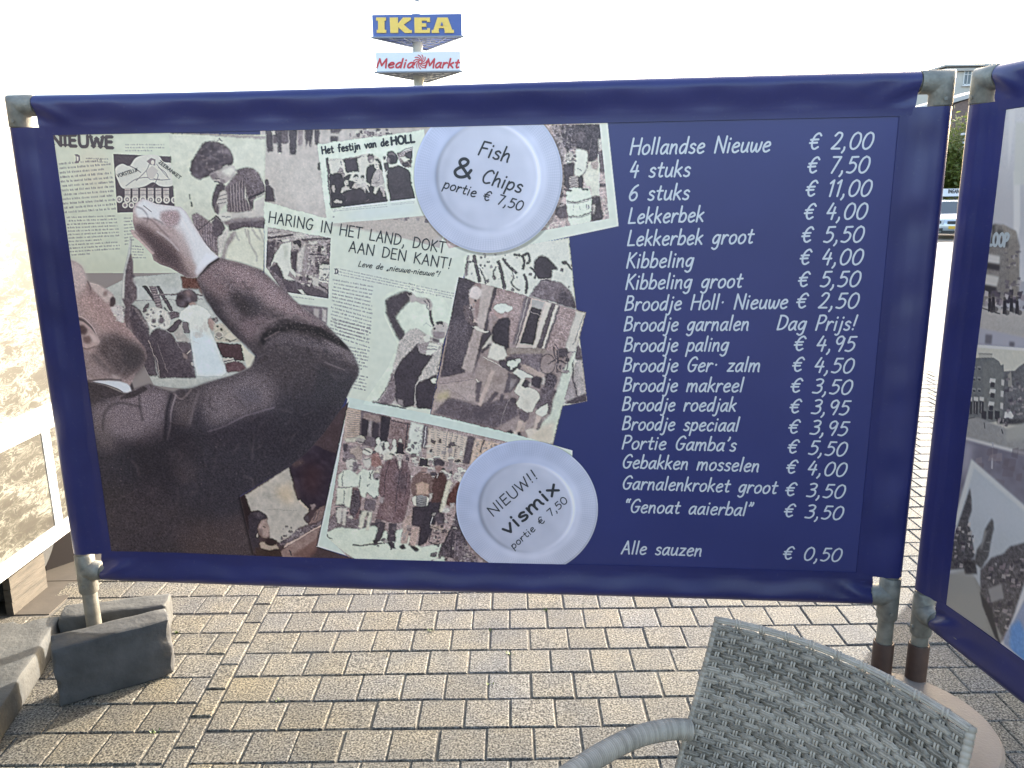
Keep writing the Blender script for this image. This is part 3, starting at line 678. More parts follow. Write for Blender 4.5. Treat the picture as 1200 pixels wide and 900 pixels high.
e('R',425,362,34,40,170,1); p('R',[405,318,440,304,470,322,477,350,468,378,452,360,438,340,412,335],72,2); l('R',[412,392,440,404],7,95,.8); e('R',412,372,7,5,100,1)
p('R',[196,556,262,512,292,565,325,632,312,765,250,690],84,3,g=8); p('R',[346,522,388,556,430,598,425,640,390,600],205,2); p('R',[310,620,352,616,420,668,380,680,330,650],205,2); p('R',[420,590,510,630,500,655,430,620],186,2)
p('R',[312,660,420,672,570,716,720,782,716,826,318,764],92,3,g=10); p('R',[440,742,478,738,522,792,486,786,462,760],205,2); p('R',[440,640,500,618,575,646,562,712,480,700],135,3,g=22); scribble('R',450,600,600,700,26,(80,110,190,200),10,36)
p('R',[652,500,715,492,720,530,640,540],86,2,g=8); p('R',[636,525,720,520,716,690,626,672],200,2,g=6); l('R',[634,560,718,565],5,110); l('R',[630,655,716,672],6,100); scribble('R',640,600,710,650,12,(90,110),6,18); l('R',[628,700,700,740,712,780],14,84,1,2); p('R',[580,640,632,650,626,720,575,705],190,2,g=6)
c('Z',*HA); p('E',[552,632,722,652,716,752,640,705,585,655],112,3,g=18); p('E',[640,655,672,660,668,720,640,700],170,2); p('E',[690,660,715,664,712,740,690,730],180,2,g=12)
p('R',[200,560,300,640,360,780,420,860,480,890,560,900,420,905,200,600],120,4,g=22)
# --- man letting a herring slide into his mouth
p('Z',[452,352,458,348,470,343,477,341,483,349,468,364,463,372,470,384,478,396,470,401,461,386,453,366],82,1.2,g=8)
p('F',[75,290,100,288,130,312,180,320,206,332,216,356,212,384,198,388,190,362,168,352,124,338,100,345],170,2); l('F',[180,322,200,345,196,380],4,95); l('F',[165,330,185,350,186,378],4,110); p('F',[72,292,98,290,104,300,88,306],84,1)
l('F',[204,384,206,430,216,455,222,474],12,96,1,1,True); l('M',[870,155,900,140,940,175],4,110,.4)
p('M',[660,300,712,232,760,196,822,186,890,236,1010,300,1062,320,1048,420,1020,560,988,690,945,900,470,832,540,720,600,560,628,440,650,360],178,3,g=18)
p('M',[470,832,560,720,600,580,620,640,632,770,590,850,540,856],128,5,g=20); l('M',[470,825,560,700,610,590],5,90)
p('M',[838,310,820,345,842,402,900,424,962,420,870,545,802,690,790,862,700,882,640,830,622,790,630,700,612,600,660,490,740,410],76,3,g=7); p('M',[640,800,690,820,700,870,650,850],150,4,g=10)
p('M',[968,420,1055,330,1044,470,1004,560,900,625,832,668,802,690,862,560],182,3,g=16); l('M',[1010,500,985,520,1004,560],5,95); l('M',[880,540,830,640,802,700,790,860],6,190,.9,1)
p('M',[832,664,990,592,984,690,946,895,815,886,802,770,804,700],74,3,g=7); p('M',[930,640,960,620,1000,630,990,682,945,668],208,2)
p('M',[822,335,870,320,930,300,905,345,890,412,842,402],150,3,g=16); p('M',[862,262,920,236,930,290,905,310,875,300],208,2); p('M',[925,310,1020,335,985,380,940,420,892,418,905,360],206,2); l('M',[905,345,990,352],4,120); l('M',[900,372,985,372],4,120)
p('M',[938,215,962,170,1000,132,1050,132,1082,165,1088,215,1070,262,1010,282,955,262],176,3,g=6,sm=True); p('M',[960,215,1060,220,1058,265,1000,280,955,262],128,5,.8); p('M',[978,132,1010,120,1040,128,1042,160,1012,140,990,152],84,2,g=8); p('M',[1058,130,1085,140,1084,175,1064,165],190,2); l('M',[1035,150,1048,170],7,80); p('M',[950,270,1015,290,1008,312,955,300],104,3); e('M',968,190,8,10,95,1)
p('M',[425,828,520,842,720,888,700,905,430,842],92,3,g=10)
c()
# --- clipping "Het festijn van de Holl..."
FE = (372,169,440,160,497,152,505,252,440,258,384,262)
p('Z',[384,263,440,256,508,250,516,275,500,285,440,272],(182,172,160),1,g=8,cover=True); scribble('K',760,850,1040,880,14,(110,130,150),8,40)
p('Z',FE,(207,213,196),g=3,gs=2,cover=True); c('Z',*FE)
p('K',[500,770,900,730,1010,800,520,880,300,860],(198,208,206),40,.6)
cv.newsprint(X('K',215,790,705,735,708,775,235,812),2,115,.75,1,False); cv.newsprint(X('K',735,738,950,712,952,738,738,758),2,115,.75,1,False)
p('K',[165,336,184,334,218,780,205,760],110,2)
p('K',[186,346,325,342,535,300,560,300,650,345,705,722,215,780],198,1,g=5)
p('K',[318,346,440,330,490,322,440,345,456,455,350,466],76,2,g=4); p('K',[330,340,480,322,500,330,340,352],120,2); p('K',[172,338,186,336,205,480,190,480],80,2)
p('K',[196,482,270,470,300,478,325,505,372,482,392,485,368,540,425,545,470,590,520,580,562,570,640,600,690,640,706,722,218,780],68,2,g=6)
p('K',[262,470,292,420,312,432,332,480,320,522,300,470],150,2); l('K',[275,462,325,452],5,80); l('K',[280,478,330,470],5,80); l('K',[298,362,300,400],8,120); l('K',[190,360,270,348],3,150)
p('K',[518,520,524,440,550,398,592,396,612,430,600,520,570,560,562,600,545,560,520,540],70,2); e('K',562,345,28,42,126,2); p('K',[532,330,545,302,575,302,590,330,560,318],66,2); p('K',[556,345,582,350,578,385,558,380],195,3)
p('K',[592,352,620,345,642,365,660,420,664,460,640,440,632,395],66,2); e('K',612,402,22,40,194,2); e('K',606,398,4,4,90); e('K',622,398,4,4,90); l('K',[606,420,622,420],3,100)
p('K',[562,582,572,520,590,462,620,436,655,440,672,500,678,560,652,580,600,596],168,2,g=10); l('K',[640,450,640,520,600,560],4,100,.7); p('K',[590,596,640,586,628,610,604,660,586,640],196,2); p('K',[636,592,668,590,690,680,672,680,650,630],165,2,g=8); l('K',[570,560,640,556],4,110)
for x,y,w,h in ((345,548,20,32),(432,520,22,30),(489,520,17,28)): e('K',x,y,w,h,194,2); p('K',[x-w,y-h*.3,x-w*.4,y-h*1.1,x+w*.7,y-h,x+w,y-h*.2,x,y-h*.6],70,1); e('K',x-4,y,3,3,95); e('K',x+8,y,3,3,95); l('K',[x-3,y+14,x+8,y+13],3,110)
p('K',[296,640,305,602,340,580,372,592,380,610,400,612,330,628,312,650],186,2,g=8); p('K',[396,600,420,560,462,560,480,600,440,606,420,612],180,2,g=18); p('K',[468,600,480,560,520,556,538,600,552,642,535,640,512,600,516,644,496,644],184,2,g=12); e('K',234,606,14,36,170,2); e('K',545,578,8,10,190,1)
p('K',[232,722,260,700,312,716,310,735,285,740,250,738],176,2,g=14); l('K',[310,660,380,668,340,720],10,110,.8,2); l('K',[520,720,552,700],6,120,.7); p('K',[320,650,480,600,520,650,520,700,360,720],76,4)
p('K',[662,326,692,320,700,420,722,716,706,722,690,560],206,1)
p('K',[680,385,715,372,722,440,692,462],84,2); p('K',[670,326,690,322,694,342,676,350],90,1); p('K',[790,300,930,250,918,415,862,424,830,400,806,360],150,2,g=30); p('K',[860,290,925,275,912,400,870,345],80,2); p('K',[815,335,850,322,905,352,850,372],204,2); p('K',[835,380,880,372,906,400,870,420,840,410],80,2); l('K',[795,306,860,262,930,242],5,95)
p('K',[696,482,722,432,742,412,800,402,852,420,892,442,908,500,920,580,950,692,730,718,708,560],76,2,g=5); p('K',[722,392,760,400,792,386,800,402,752,425,730,428],200,2); e('K',748,340,48,58,92,2,1,8); p('K',[698,320,712,284,748,276,780,296,792,332,790,380,760,395,728,380,742,345,712,328],72,2,g=8); p('K',[705,318,725,292,762,292,775,318,740,310],150,4,.6,g=8); p('K',[698,330,726,340,732,385,708,375],160,3,.8); l('K',[690,470,705,478],10,200)
e('K',235,856,8,6,150,1); c()
# --- photo with the barrels
BA = (556,148,712,143,725,265,640,283,527,303,515,290)
p('Z',BA,(210,214,197),g=3,gs=2,cover=True)
c('Z',560,146,702.5,145,714,256,637,270,526,291,520,280)
p('Z',[500,140,730,140,730,300,500,300],(190,174,166),g=20); scribble('P',90,690,560,780,60,(130,150,205,210),8,24,.6); scribble('P',480,120,560,690,60,(130,150,205),8,24,.6)
cv.newsprint(X('C',225,762,330,758,330,778,228,784),1,120,.7)
p('P',[160,40,240,40,250,300,200,330],140,3,g=30); p('P',[225,35,330,35,330,190,270,235,235,170],96,3,g=32); scribble('P',185,40,320,240,40,(75,85,150,170),8,26,.6)
p('P',[325,35,500,35,506,125,480,260,450,300,412,292,415,225,370,205,330,215],82,2,g=18); p('P',[335,80,370,70,400,110,380,160,340,140],110,8,.7,g=16); l('P',[440,130,425,200,420,280],5,130,.6)
p('P',[480,130,510,135,515,190,490,230],190,2,g=20); p('P',[480,225,520,215,532,365,500,375],112,3,g=18); p('P',[492,458,540,455,542,470,495,476],86,2)
p('P',[328,205,360,202,410,228,412,285,402,350,372,400,338,400,314,385,322,290],212,2); l('P',[338,340,370,366],3,110); l('P',[405,300,408,350,380,390,360,402],6,84)
p('P',[250,250,285,222,322,245,318,290,285,310,255,318],186,2,g=26); scribble('P',255,235,322,310,14,(84,100,205),8,18)
p('P',[246,318,315,300,312,400,282,405,280,482,248,472],86,2,g=14); p('P',[382,400,420,300,470,285,492,300,490,540,440,542,430,470,400,470],(206,204,186),2,g=6); p('P',[430,300,490,290,478,355,440,345],(176,160,152),5,.9,g=22); l('P',[486,240,494,400,490,540],7,206)
p('P',[440,545,498,542,505,610,520,690,500,706,436,712,440,600],84,2,g=12); p('P',[440,600,465,590,470,640,450,680],180,3,g=26)
p('P',[284,402,345,396,352,485,286,490],168,1,g=8); p('P',[345,400,380,398,380,482,350,486],76,1)
for i in range(6): l('P',[284,410+i*13,320,414+i*13,350,408+i*13],4,95,.85)
p('P',[265,490,300,476,345,482,395,480,420,486,432,510,441,560,436,650,432,718,360,740,292,742,272,660,260,565],(210,214,196),1,g=3,sm=True)
for y in (572,672): l('P',[264,y,300,y+10,360,y+6,440,y-20],6,96,.9,0,True); l('P',[266,y+10,300,y+18,360,y+16,438,y-8],3,120,.8,0,True)
p('P',[262,480,300,492,300,505,265,498],90,1); p('P',[370,482,418,488,412,500,375,496],90,1); l('P',[405,600,405,632],5,110); l('P',[418,600,418,632],5,110); l('P',[310,600,310,640],3,150); l('P',[360,610,360,640],3,150)
p('P',[192,608,262,612,272,690,212,700,184,668],100,2,g=10); l('P',[195,612,262,606],4,170); scribble('P',180,440,262,610,20,(84,100,150),10,30)
c()
# --- street photo with the white capped women and the cart
ST = (537.5,324.7,686.8,365.8,648,521,625,516,504,488)
p('Z',ST,(158,144,138),g=6,cover=True); c('Z',*ST)
p('O',[1060,40,1120,-40,890,720,700,690,860,520,900,380,960,200],(200,204,186),6,1,g=4); p('O',[700,640,900,560,890,720,740,700],(204,192,172),16,.9)
p('O',[70,300,335,255,400,440,160,400,30,520],(170,156,148),8,1,g=8); p('O',[60,380,150,345,160,400,70,420],(190,180,140),14,.7)
p('O',[50,505,150,400,290,432,345,450,420,430,620,400,645,520,480,610,250,560],104,8,1,g=12); p('O',[330,480,480,450,420,560,330,540],84,18,.7)
l('O',[150,320,300,430],3,130,.6); l('O',[90,300,330,268],5,120,.6)
p('N',[200,20,345,64,330,130,310,250,335,350,320,460,285,560,268,700,95,735,130,560,180,260],82,4,1,g=12); p('N',[150,350,300,340,300,480,250,640,140,640,150,500],98,10,.7,g=26,gs=0)
p('N',[335,62,400,74,390,200,352,360,330,470,345,330,330,200],(150,130,124),8,.9,g=6)
p('N',[385,68,476,96,440,230,408,388,360,560,318,702,240,672,290,520,330,395,352,360,368,230],(184,172,162),5,1,g=5); p('N',[330,400,390,430,322,700,262,678],(168,154,146),12,.7,g=8)
p('N',[476,96,498,104,440,330,405,480,330,700,318,740,330,690,405,388],84,2,1,g=8); p('N',[385,440,440,400,460,440,400,520,375,560],80,3)
p('N',[498,104,700,152,660,300,612,492,575,500,580,330,470,300,430,330,455,240],(164,146,140),2,1,g=16)
for i in range(9): l('N',[495-i*8,118+i*34,690-i*9,165+i*36],2.5,120,.55)
p('N',[302,110,330,88,356,92,386,122,380,160,345,205,318,195,296,166],(206,196,186),2,1,g=4,sm=True); p('N',[300,165,345,195,338,240,312,240,296,200],(176,158,148),3); e('N',342,196,9,10,90,1)
p('N',[255,230,300,220,320,280,312,320,350,348,360,372,320,370,270,330],(110,98,98),4,1,g=22,gs=0); scribble('N',290,200,325,310,16,(84,150,170),5,14)
p('N',[318,378,345,372,400,402,438,408,430,422,385,416,350,402],(208,204,190),1); p('N',[330,325,372,345,362,356,328,345],(190,176,166),1)
p('N',[468,250,482,228,520,214,560,216,600,236,606,258,580,275,548,268,535,286,500,284,478,262],(210,212,198),1,1,g=3); p('N',[472,250,500,284,535,290,552,318,505,324,478,296],(168,146,138),2); 
p('N',[450,440,470,380,498,335,530,318,572,314,584,335,578,400,575,480,572,552,548,540,540,520,470,485],70,2,1,g=6)
p('N',[382,535,420,480,462,425,458,480,445,520,400,545],(196,190,176),2); l('N',[385,560,420,530,450,505],14,76,1,2)
p('N',[428,600,440,540,462,482,545,522,560,555,566,580,545,612,500,622],(208,204,188),2,1,g=3)
p('N',[560,530,640,520,830,535,842,562,570,578],(152,140,130),3,1,g=10); p('N',[580,575,820,565,800,640,790,700,640,640],116,3,1,g=14)
p('N',[690,165,735,178,720,230,640,500,600,505,650,330],116,3,1,g=8); l('N',[712,172,625,500],7,170,.8); p('N',[735,174,842,202,770,532,630,524],(196,184,172),1); p('N',[742,186,830,206,808,256,738,236],(176,172,164),1); p('N',[738,236,806,256,748,504,658,490],74,1,1,g=8); l('N',[725,268,798,300],7,150,.8); l('N',[655,494,750,505],6,190)
p('N',[838,205,878,214,772,532,745,528],(206,198,184),1); p('N',[878,214,905,220,808,530,782,526],98,2,1,g=12); p('N',[905,222,930,228,826,532,808,530],(208,200,186),1); p('N',[930,230,942,234,840,530,826,532],96,2)
p('N',[942,234,1052,262,975,500,960,545,835,540],(166,148,142),2,1,g=20)
for i in range(9): l('N',[938-i*10,250+i*32,1046-i*11,278+i*33],2.5,122,.5)
p('N',[1052,260,1122,276,1045,558,970,548,1000,440],(200,194,180),2,1,g=4); l('N',[1108,290,1070,400,1030,505],4,118,.8); l('N',[985,556,1048,556],5,110)
t_ = np.linspace(0,6.2832,25); l('N',list(np.c_[850+54*np.cos(t_),640+70*np.sin(t_)].ravel()),4.5,88); l('N',list(np.c_[952+40*np.cos(t_),640+62*np.sin(t_)].ravel()),4.5,92)
for q in ([850,640,920,600],[920,545,915,700],[905,600,985,640],[930,560,985,545],[895,520,905,600],[985,545,990,620],[900,500,925,530]): l('N',q,7,84,.9)
p('N',[925,530,985,528,1000,560,960,600,925,590],80,2,.9,g=14); scribble('N',900,560,990,700,18,(80,100,140),6,24)
p('N',[398,588,440,602,590,692,580,702,520,848,500,842,345,762,338,738,350,700],(160,146,138),2,1,g=6); l('N',[398,590,590,692],5,200); p('N',[578,700,655,738,640,790,596,832,540,848],100,2,1,g=6); p('N',[590,740,640,745,600,820,575,825],150,4,.8); l('N',[345,745,370,770],9,196)
p('N',[505,622,548,612,600,690,590,700,530,655],80,2,1,g=12); p('N',[545,640,562,598,588,586,640,610,662,655,640,690,600,696],84,2); e('N',602,638,42,27,(206,208,192),1); e('N',596,668,10,14,200,1); p('N',[618,604,660,600,664,628,645,640],(204,204,190),1)
p('N',[600,700,640,668,752,728,745,742,690,738,660,745],(208,206,192),1); p('N',[650,640,690,642,828,712,832,738,790,735,700,690],(178,162,150),2,1,g=8); l('N',[640,668,752,726],4,120)
p('O',[452,200,482,208,420,370,382,462,355,446,400,330],(188,172,160),2); p('O',[352,290,386,282,366,430,344,422],100,3); p('O',[480,355,505,365,440,440,420,432],96,3); p('O',[522,372,545,375,530,430,512,425],90,3); p('O',[590,395,628,400,625,440,600,430],80,3)
l('O',[600,390,560,450,530,540,520,590],4,160,.7,1,True); l('O',[625,410,590,470,560,530],4,90,.7,1,True)
p('O',[664,316,668,282,700,268,735,300,722,322,690,322],84,3,1,g=10); p('O',[738,262,775,244,806,262,812,300,795,332,760,322,738,300],76,2,1,g=10); p('O',[712,295,735,288,735,320,715,322],186,2)
p('O',[620,355,635,320,655,275,672,256,690,262,686,280,668,310,690,326,720,322,775,348,800,382,795,412,762,452,742,500,700,500,640,462,630,440,652,388],(208,204,188),1,1,g=4); p('O',[690,400,740,420,720,480,680,470],(190,184,168),10,.6)
p('O',[640,475,700,502,722,502,705,560,690,570,652,545],104,2,1,g=14); p('O',[646,550,682,560,668,610,648,648,620,642,632,600],(190,174,160),2); p('O',[682,568,705,560,694,612,682,640,662,630],(176,160,148),2); p('O',[596,660,610,628,655,655,660,672],(204,196,180),2); p('O',[560,640,590,622,605,640,590,660],70,2); p('O',[640,640,668,645,668,662,645,660],66,2)
p('O',[832,250,845,228,880,220,905,240,918,275,905,305,890,340,860,345,830,320],88,3,1,g=26); p('O',[800,312,830,300,838,255,815,255,808,290],190,3,.8)
p('O',[798,400,802,335,840,312,890,330,912,350,905,372,885,395,880,440,862,510,850,508,852,440,795,482,765,470,775,440],104,2,1,g=16); p('O',[780,480,822,450,850,440,855,478,842,512,812,532,765,512],(208,206,190),1); p('O',[768,512,812,530,790,580,776,628,744,620,760,560],(196,180,166),2); p('O',[790,580,812,540,800,600,785,625,776,615],110,2); p('O',[690,625,740,610,790,630,760,650,720,680],(206,196,180),4)
c()
# --- group photo with the top hats
GR = (408,465,440,472,520,489,600,508,671,528,668,570,640,668,470,668,417,654,372,640)
p('Z',GR,(203,214,200),g=3,gs=2,cover=True); c('Z',*GR)
p('I',[180,40,230,30,225,120,190,280,170,300],(200,206,170),12,.7)
c('Z',407,477,440,484,520,501,600,519,652,533,640,680,470,680,420,664,383,628)
p('Z',[370,460,680,460,680,680,370,680],(168,152,146),g=18)
p('I',[230,80,322,100,310,255,215,275],(184,168,152),2,1,g=8)
for i in range(13): l('I',[236,104+i*13,312,118+i*12],4,120,.55)
p('I',[318,104,486,146,470,340,305,300],112,2,1,g=12); p('I',[332,118,438,140,430,176,330,160],(150,134,126),3,1,g=12); p('I',[325,150,362,160,350,255,318,250],66,2); p('I',[366,180,395,176,425,190,415,270,385,262],74,2); p('I',[362,165,385,170,375,262,352,258],150,3,1,g=14); p('I',[436,136,490,150,462,320,425,300],64,2,1,g=6)
p('I',[490,160,605,176,580,335,470,330],(134,116,112),2,1,g=18); l('I',[490,165,604,188],5,80); l('I',[590,180,572,330],7,80); l('I',[488,200,590,214],3,100,.7)
p('I',[608,170,690,190,662,380,578,352],(204,206,192),2); scribble('I',630,200,670,370,26,(150,165),4,14,.6); p('I',[682,192,712,200,694,330,668,320],104,2,1,g=12); l('I',[698,200,682,320],5,206)
p('I',[712,205,940,258,915,420,695,390],(196,184,168),2,1,g=6)
for j in range(6):
    for i in range(14): l('I',[726+j*34,216+i*13+j*7,744+j*34,221+i*13+j*7],5,128,.5)
for x in (820,850,880): l('I',[x,232,x-20,392],4,120,.7)
p('I',[942,256,980,266,955,420,912,412],96,2,1,g=14); p('I',[984,268,1130,300,1100,420,950,420],(196,178,160),2,1,g=12); l('I',[1035,280,1015,350],9,100); scribble('I',985,280,1100,380,24,(140,160,120),5,18,.6)
# crowd behind
scribble('I',205,270,900,470,80,(84,110,150,190,205),10,34,.8)
for i in range(30):
    x = 600+rn.uniform(0,330); y = 395+rn.uniform(-30,110)+(x-600)*.06; e('I',x,y,rn.uniform(11,18),rn.uniform(12,18),rn.choice((150,176,196)),1); p('I',[x-20,y-6,x-12,y-18,x+12,y-19,x+22,y-7],rn.choice((205,208,80,196)),1); e('I',x-3,y+2,4,3,100,1,.7)
for x,y in ((418,285),(466,306),(512,296)): e('I',x,y,14,22,206,1); p('I',[x-26,y+50,x-8,y+20,x+12,y+22,x+30,y+60,x+10,y+80],205,1)
p('I',[215,330,240,310,330,320,330,380,260,400,212,380],128,3,1,g=22); e('I',312,275,26,26,170,1); p('I',[284,268,300,250,335,256,345,280,312,264],(190,186,170),1); l('I',[280,282,340,296],4,84); p('I',[250,330,300,310,330,340,318,400,260,380],(172,158,146),3,1,g=12); p('I',[212,300,240,300,232,345,214,340],80,2); p('I',[220,268,290,262,285,290,225,288],(190,186,168),2,1,g=10)
e('I',355,345,30,22,200,1); l('I',[332,330,372,352],5,84); e('I',262,385,24,26,128,1,1,10); p('I',[380,360,420,350,440,420,400,440,370,420],(150,120,112),2,1,g=20); p('I',[455,350,500,345,500,395,470,400,440,390],(204,200,184),2,1,g=6); l('I',[480,358,512,366],6,70)
scribble('I',165,560,420,800,60,(76,84,100,150),16,46,.85); p('I',[260,560,330,560,300,740,250,740],(120,98,98),4,1,g=20); e('I',258,730,18,14,190,2)
# ground
p('S',[10,690,120,650,230,672,330,650,420,690,520,670,600,770,640,790,780,770,800,900,200,870,10,745],(206,212,194),2,1,g=3)
p('S',[30,610,80,560,160,600,240,620,330,640,220,672,120,660,60,672,24,690],118,3,.9,g=26)
# boys
def fig(k, parts):
    for q, t, g_ in parts: p(k, q, t, 2, 1, g_)
fig('S',[([145,228,158,208,190,205,212,222,206,262,188,286,165,284,148,265],194,6),([94,318,128,284,168,280,188,288,215,310,240,330,236,392,186,398,92,392],(209,213,196),3),([86,398,190,395,182,470,174,536,140,522,134,508,78,515],(206,208,190),3),
 ([86,528,122,528,116,600,112,640,90,630,78,572],194,6),([126,530,154,530,146,600,142,650,118,648],192,6)])
for q in ([150,214,180,208,208,224],[128,290,118,340,122,390],[94,398,190,398],[134,420,132,508],[168,258,190,262],[240,330,236,392],[86,528,120,530]): l('S',q,4,90,.85)
p('S',[192,235,215,228,225,270,200,300,186,280],112,2,1,g=24); p('S',[196,412,232,420,240,520,200,600,170,560],92,3,1,g=22)
fig('S',[([256,218,272,202,296,204,314,230,304,262,284,275,262,262],192,5),([226,305,258,272,290,290,322,284,366,322,362,452,330,472,282,432,272,466,242,455,228,400],(207,211,194),4),([272,470,340,482,332,560,310,540,300,550,272,545],112,16),([248,552,292,552,268,610,252,672,222,662],(202,200,182),6),([292,560,322,558,306,620,296,684,272,680],(200,198,180),6)])
for q in ([262,215,300,212],[300,300,310,350],[282,432,330,470,364,450],[322,284,300,340],[240,320,232,400],[284,392,300,380]): l('S',q,4,84,.85)
e('S',348,318,26,32,140,2,1,16); p('S',[322,300,345,282,372,292,372,312,345,302],(196,190,172),2); e('S',346,342,8,6,80,1)
# the tall man in the long coat
fig('S',[([382,252,420,222,470,206,492,232,512,216,545,240,566,300,572,380,560,470,552,500,520,625,478,636,430,628,345,602,352,560,372,482,384,470,362,440,370,340],(122,102,102),18),([484,228,512,222,506,270,496,282],200,4),([372,628,405,634,392,690,368,752,330,756],84,8),([430,634,478,638,470,700,470,762,416,752],80,8),([322,752,350,735,352,775,330,782],66,4),([412,758,440,752,472,800,440,800],66,4)])
p('S',[470,300,540,300,540,420,480,440],88,20,.6,g=12); p('S',[400,480,470,500,440,600,380,580],(140,120,116),14,.6,g=16)
for q in ([432,230,402,330,398,440],[470,210,480,262,500,300],[518,222,520,270,500,302],[500,302,480,420,470,560],[545,300,540,420,525,470],[384,470,400,450]): l('S',q,4,68,.8)
p('S',[474,186,520,184,518,205,504,228,488,222,476,205],180,2,1,g=6); p('S',[464,178,476,168,488,112,520,116,524,166,536,182,500,178],64,1); l('S',[482,192,492,194],3,84); l('S',[506,192,515,192],3,84); l('S',[492,212,506,212],3,96); p('S',[368,470,395,460,398,490,380,508,366,495],150,2,1,g=12)
# the second top hat with the tin
fig('S',[([585,335,612,312,640,298,668,310,700,312,722,350,726,400,722,445,692,468,600,462,575,442,572,390],(124,104,98),14),([604,380,640,360,692,378,688,445,610,450],(184,160,142),8),([584,528,640,522,700,515,690,600,650,700,640,782,620,780,636,700,628,660,580,650],76,8),([660,520,740,470,752,520,700,640,650,772,622,772],70,6),([580,655,630,660,612,740,600,786,556,780],(184,164,152),14),([520,615,582,560,572,640,548,772,508,770],(178,160,148),14)])
p('S',[632,268,682,266,676,300,655,318,638,300],(160,138,130),2); p('S',[620,262,630,248,632,206,682,212,682,252,694,264,655,258],70,1,1,g=6); l('S',[640,300,672,300],5,80); l('S',[642,278,650,280],3,70); l('S',[664,280,674,278],3,70)
p('S',[602,458,640,450,676,458,676,522,640,528,606,522],(146,144,140),1,1,g=6)
for i in range(5): l('S',[603,466+i*13,640,460+i*13,676,466+i*13],3,84,.8)
p('S',[580,470,604,452,608,522,586,512],(208,206,190),1); p('S',[676,460,692,472,690,512,674,524],(208,206,190),1); p('S',[690,440,725,435,728,470,695,480],190,2,1,g=8); p('S',[500,790,520,772,535,800,512,806],66,2); p('S',[560,775,600,790,622,812,600,822],66,2)
# third man, cap; the barrow; others to the right
fig('T',[([272,238,278,224,302,214,330,222,344,244,330,258,300,252,282,262],84,10),([284,258,328,258,320,290,302,304,286,286],(150,126,118),6),([270,335,300,305,332,300,356,335,360,380,345,470,322,510,290,560,250,560,262,470],(96,74,70),12),([240,500,322,500,315,560,270,660,222,762,172,780,190,700,212,600],68,8)])
l('T',[300,305,292,340],5,190); p('T',[340,420,352,370,378,350,400,372,372,420,366,480,338,540,318,580,305,548],(204,198,176),2,1,g=10); e('T',355,550,26,16,196,2,1,14); p('T',[355,510,372,450,430,365,442,380,430,490,402,540],(100,70,64),3,1,g=14); p('T',[376,500,412,495,412,535,380,540],170,3,1,g=12)
p('T',[255,640,290,650,372,682,368,704,310,690,250,665],(170,156,144),2,1,g=16); l('T',[258,655,370,700],4,84); p('T',[280,590,300,565,345,572,340,640,300,650],92,3,1,g=12); l('T',[250,700,240,760,300,780],10,96); l('T',[270,590,250,650],6,196)
p('T',[320,800,380,700,420,560,452,560,470,700,500,800,470,880,380,860,300,850],92,3,1,g=24); l('T',[395,690,385,860],10,70); l('T',[420,700,408,860],8,130); l('T',[330,790,400,650],12,76); scribble('T',250,560,470,880,70,(70,84,110,160,190),8,26,.7)
p('T',[430,740,560,860,560,900,400,900,420,800],118,5,.9,g=26); scribble('T',440,760,560,880,40,(90,150,180),6,16,.6)
scribble('S',330,640,560,780,20,(90,130,150),10,28,.6); l('S',[190,776,240,782,300,776,400,768],9,96,.9,1); l('S',[20,705,28,728,55,738],6,84)
scribble('S',410,760,470,800,3,(90,),8,16)
c()
# --- bottom photo: girl looking over the fish bench
BO = (280,583,340,546,375,505,409,470,372,640,418,656,420,668,290,668)
p('Z',BO,(82,68,70),g=5,cover=True); c('Z',*BO)
p('U',[430,-60,600,-200,950,-60,830,390,770,420,735,410,700,432,640,400,595,340,560,200,515,40],(64,54,64),3,1,g=6,gs=2); p('U',[640,20,820,40,760,300,640,280],(80,56,56),60,.6); p('U',[525,0,640,-20,650,20,560,60],(104,88,84),14,.8,g=14)
p('U',[130,300,320,180,515,45,545,160,590,340,640,380,700,434,660,480,650,510,692,560,600,590,560,640,440,725,400,700,350,690,330,560,320,490,250,440,175,440],(182,176,164),3,1,g=5,gs=2)
p('U',[380,250,540,180,590,350,480,380],(204,184,152),40,.6); p('U',[150,300,500,80,500,120,180,330],(206,196,176),30,.5); l('U',[330,420,470,428,590,435],4,(150,142,132),.8,2)
p('U',[78,325,122,298,150,350,180,450,160,500,205,810,260,840,200,840,140,620],(58,46,48),3,1,g=5)
p('U',[160,480,190,448,250,440,296,456,322,490,325,506,280,520,252,540,236,580,246,640,256,700,240,770,200,800,160,640],68,3,1,g=8); p('U',[200,460,270,455,300,490,240,500],110,14,.5,g=8)
p('U',[250,560,272,524,322,508,330,545,350,590,345,612,352,640,325,680,290,676,255,640,240,610],(158,140,130),3,1,g=5); p('U',[240,600,280,590,290,676,255,645],(110,94,90),10,.7); l('U',[290,575,314,578],7,66,1,1); l('U',[338,632,352,628],4,90); e('U',238,655,10,22,180,2)
p('U',[255,722,275,704,305,712,318,730,370,742,412,728,440,768,350,788,300,778,270,772],(176,162,146),3,1,g=5); p('U',[310,695,352,676,412,700,408,728,370,738,325,726],(60,46,48),3); p('U',[258,770,300,782,355,790,450,775,460,850,230,850,220,760],(72,58,54),3,1,g=5)
p('U',[430,740,450,705,520,676,560,632,600,596,690,566,760,548,805,520,800,560,640,650,500,742],112,3,1,g=24); scribble('U',440,570,790,740,40,(74,90,150,170),10,40,.7)
p('U',[446,790,640,650,800,556,785,600,740,780,700,840,460,850],(146,126,118),3,1,g=6); p('U',[470,742,640,648,800,556,800,570,640,668,480,762],(188,172,160),2); p('U',[540,830,790,660,760,800,700,850],(112,88,82),10,.8); l('U',[520,780,545,830],9,76)
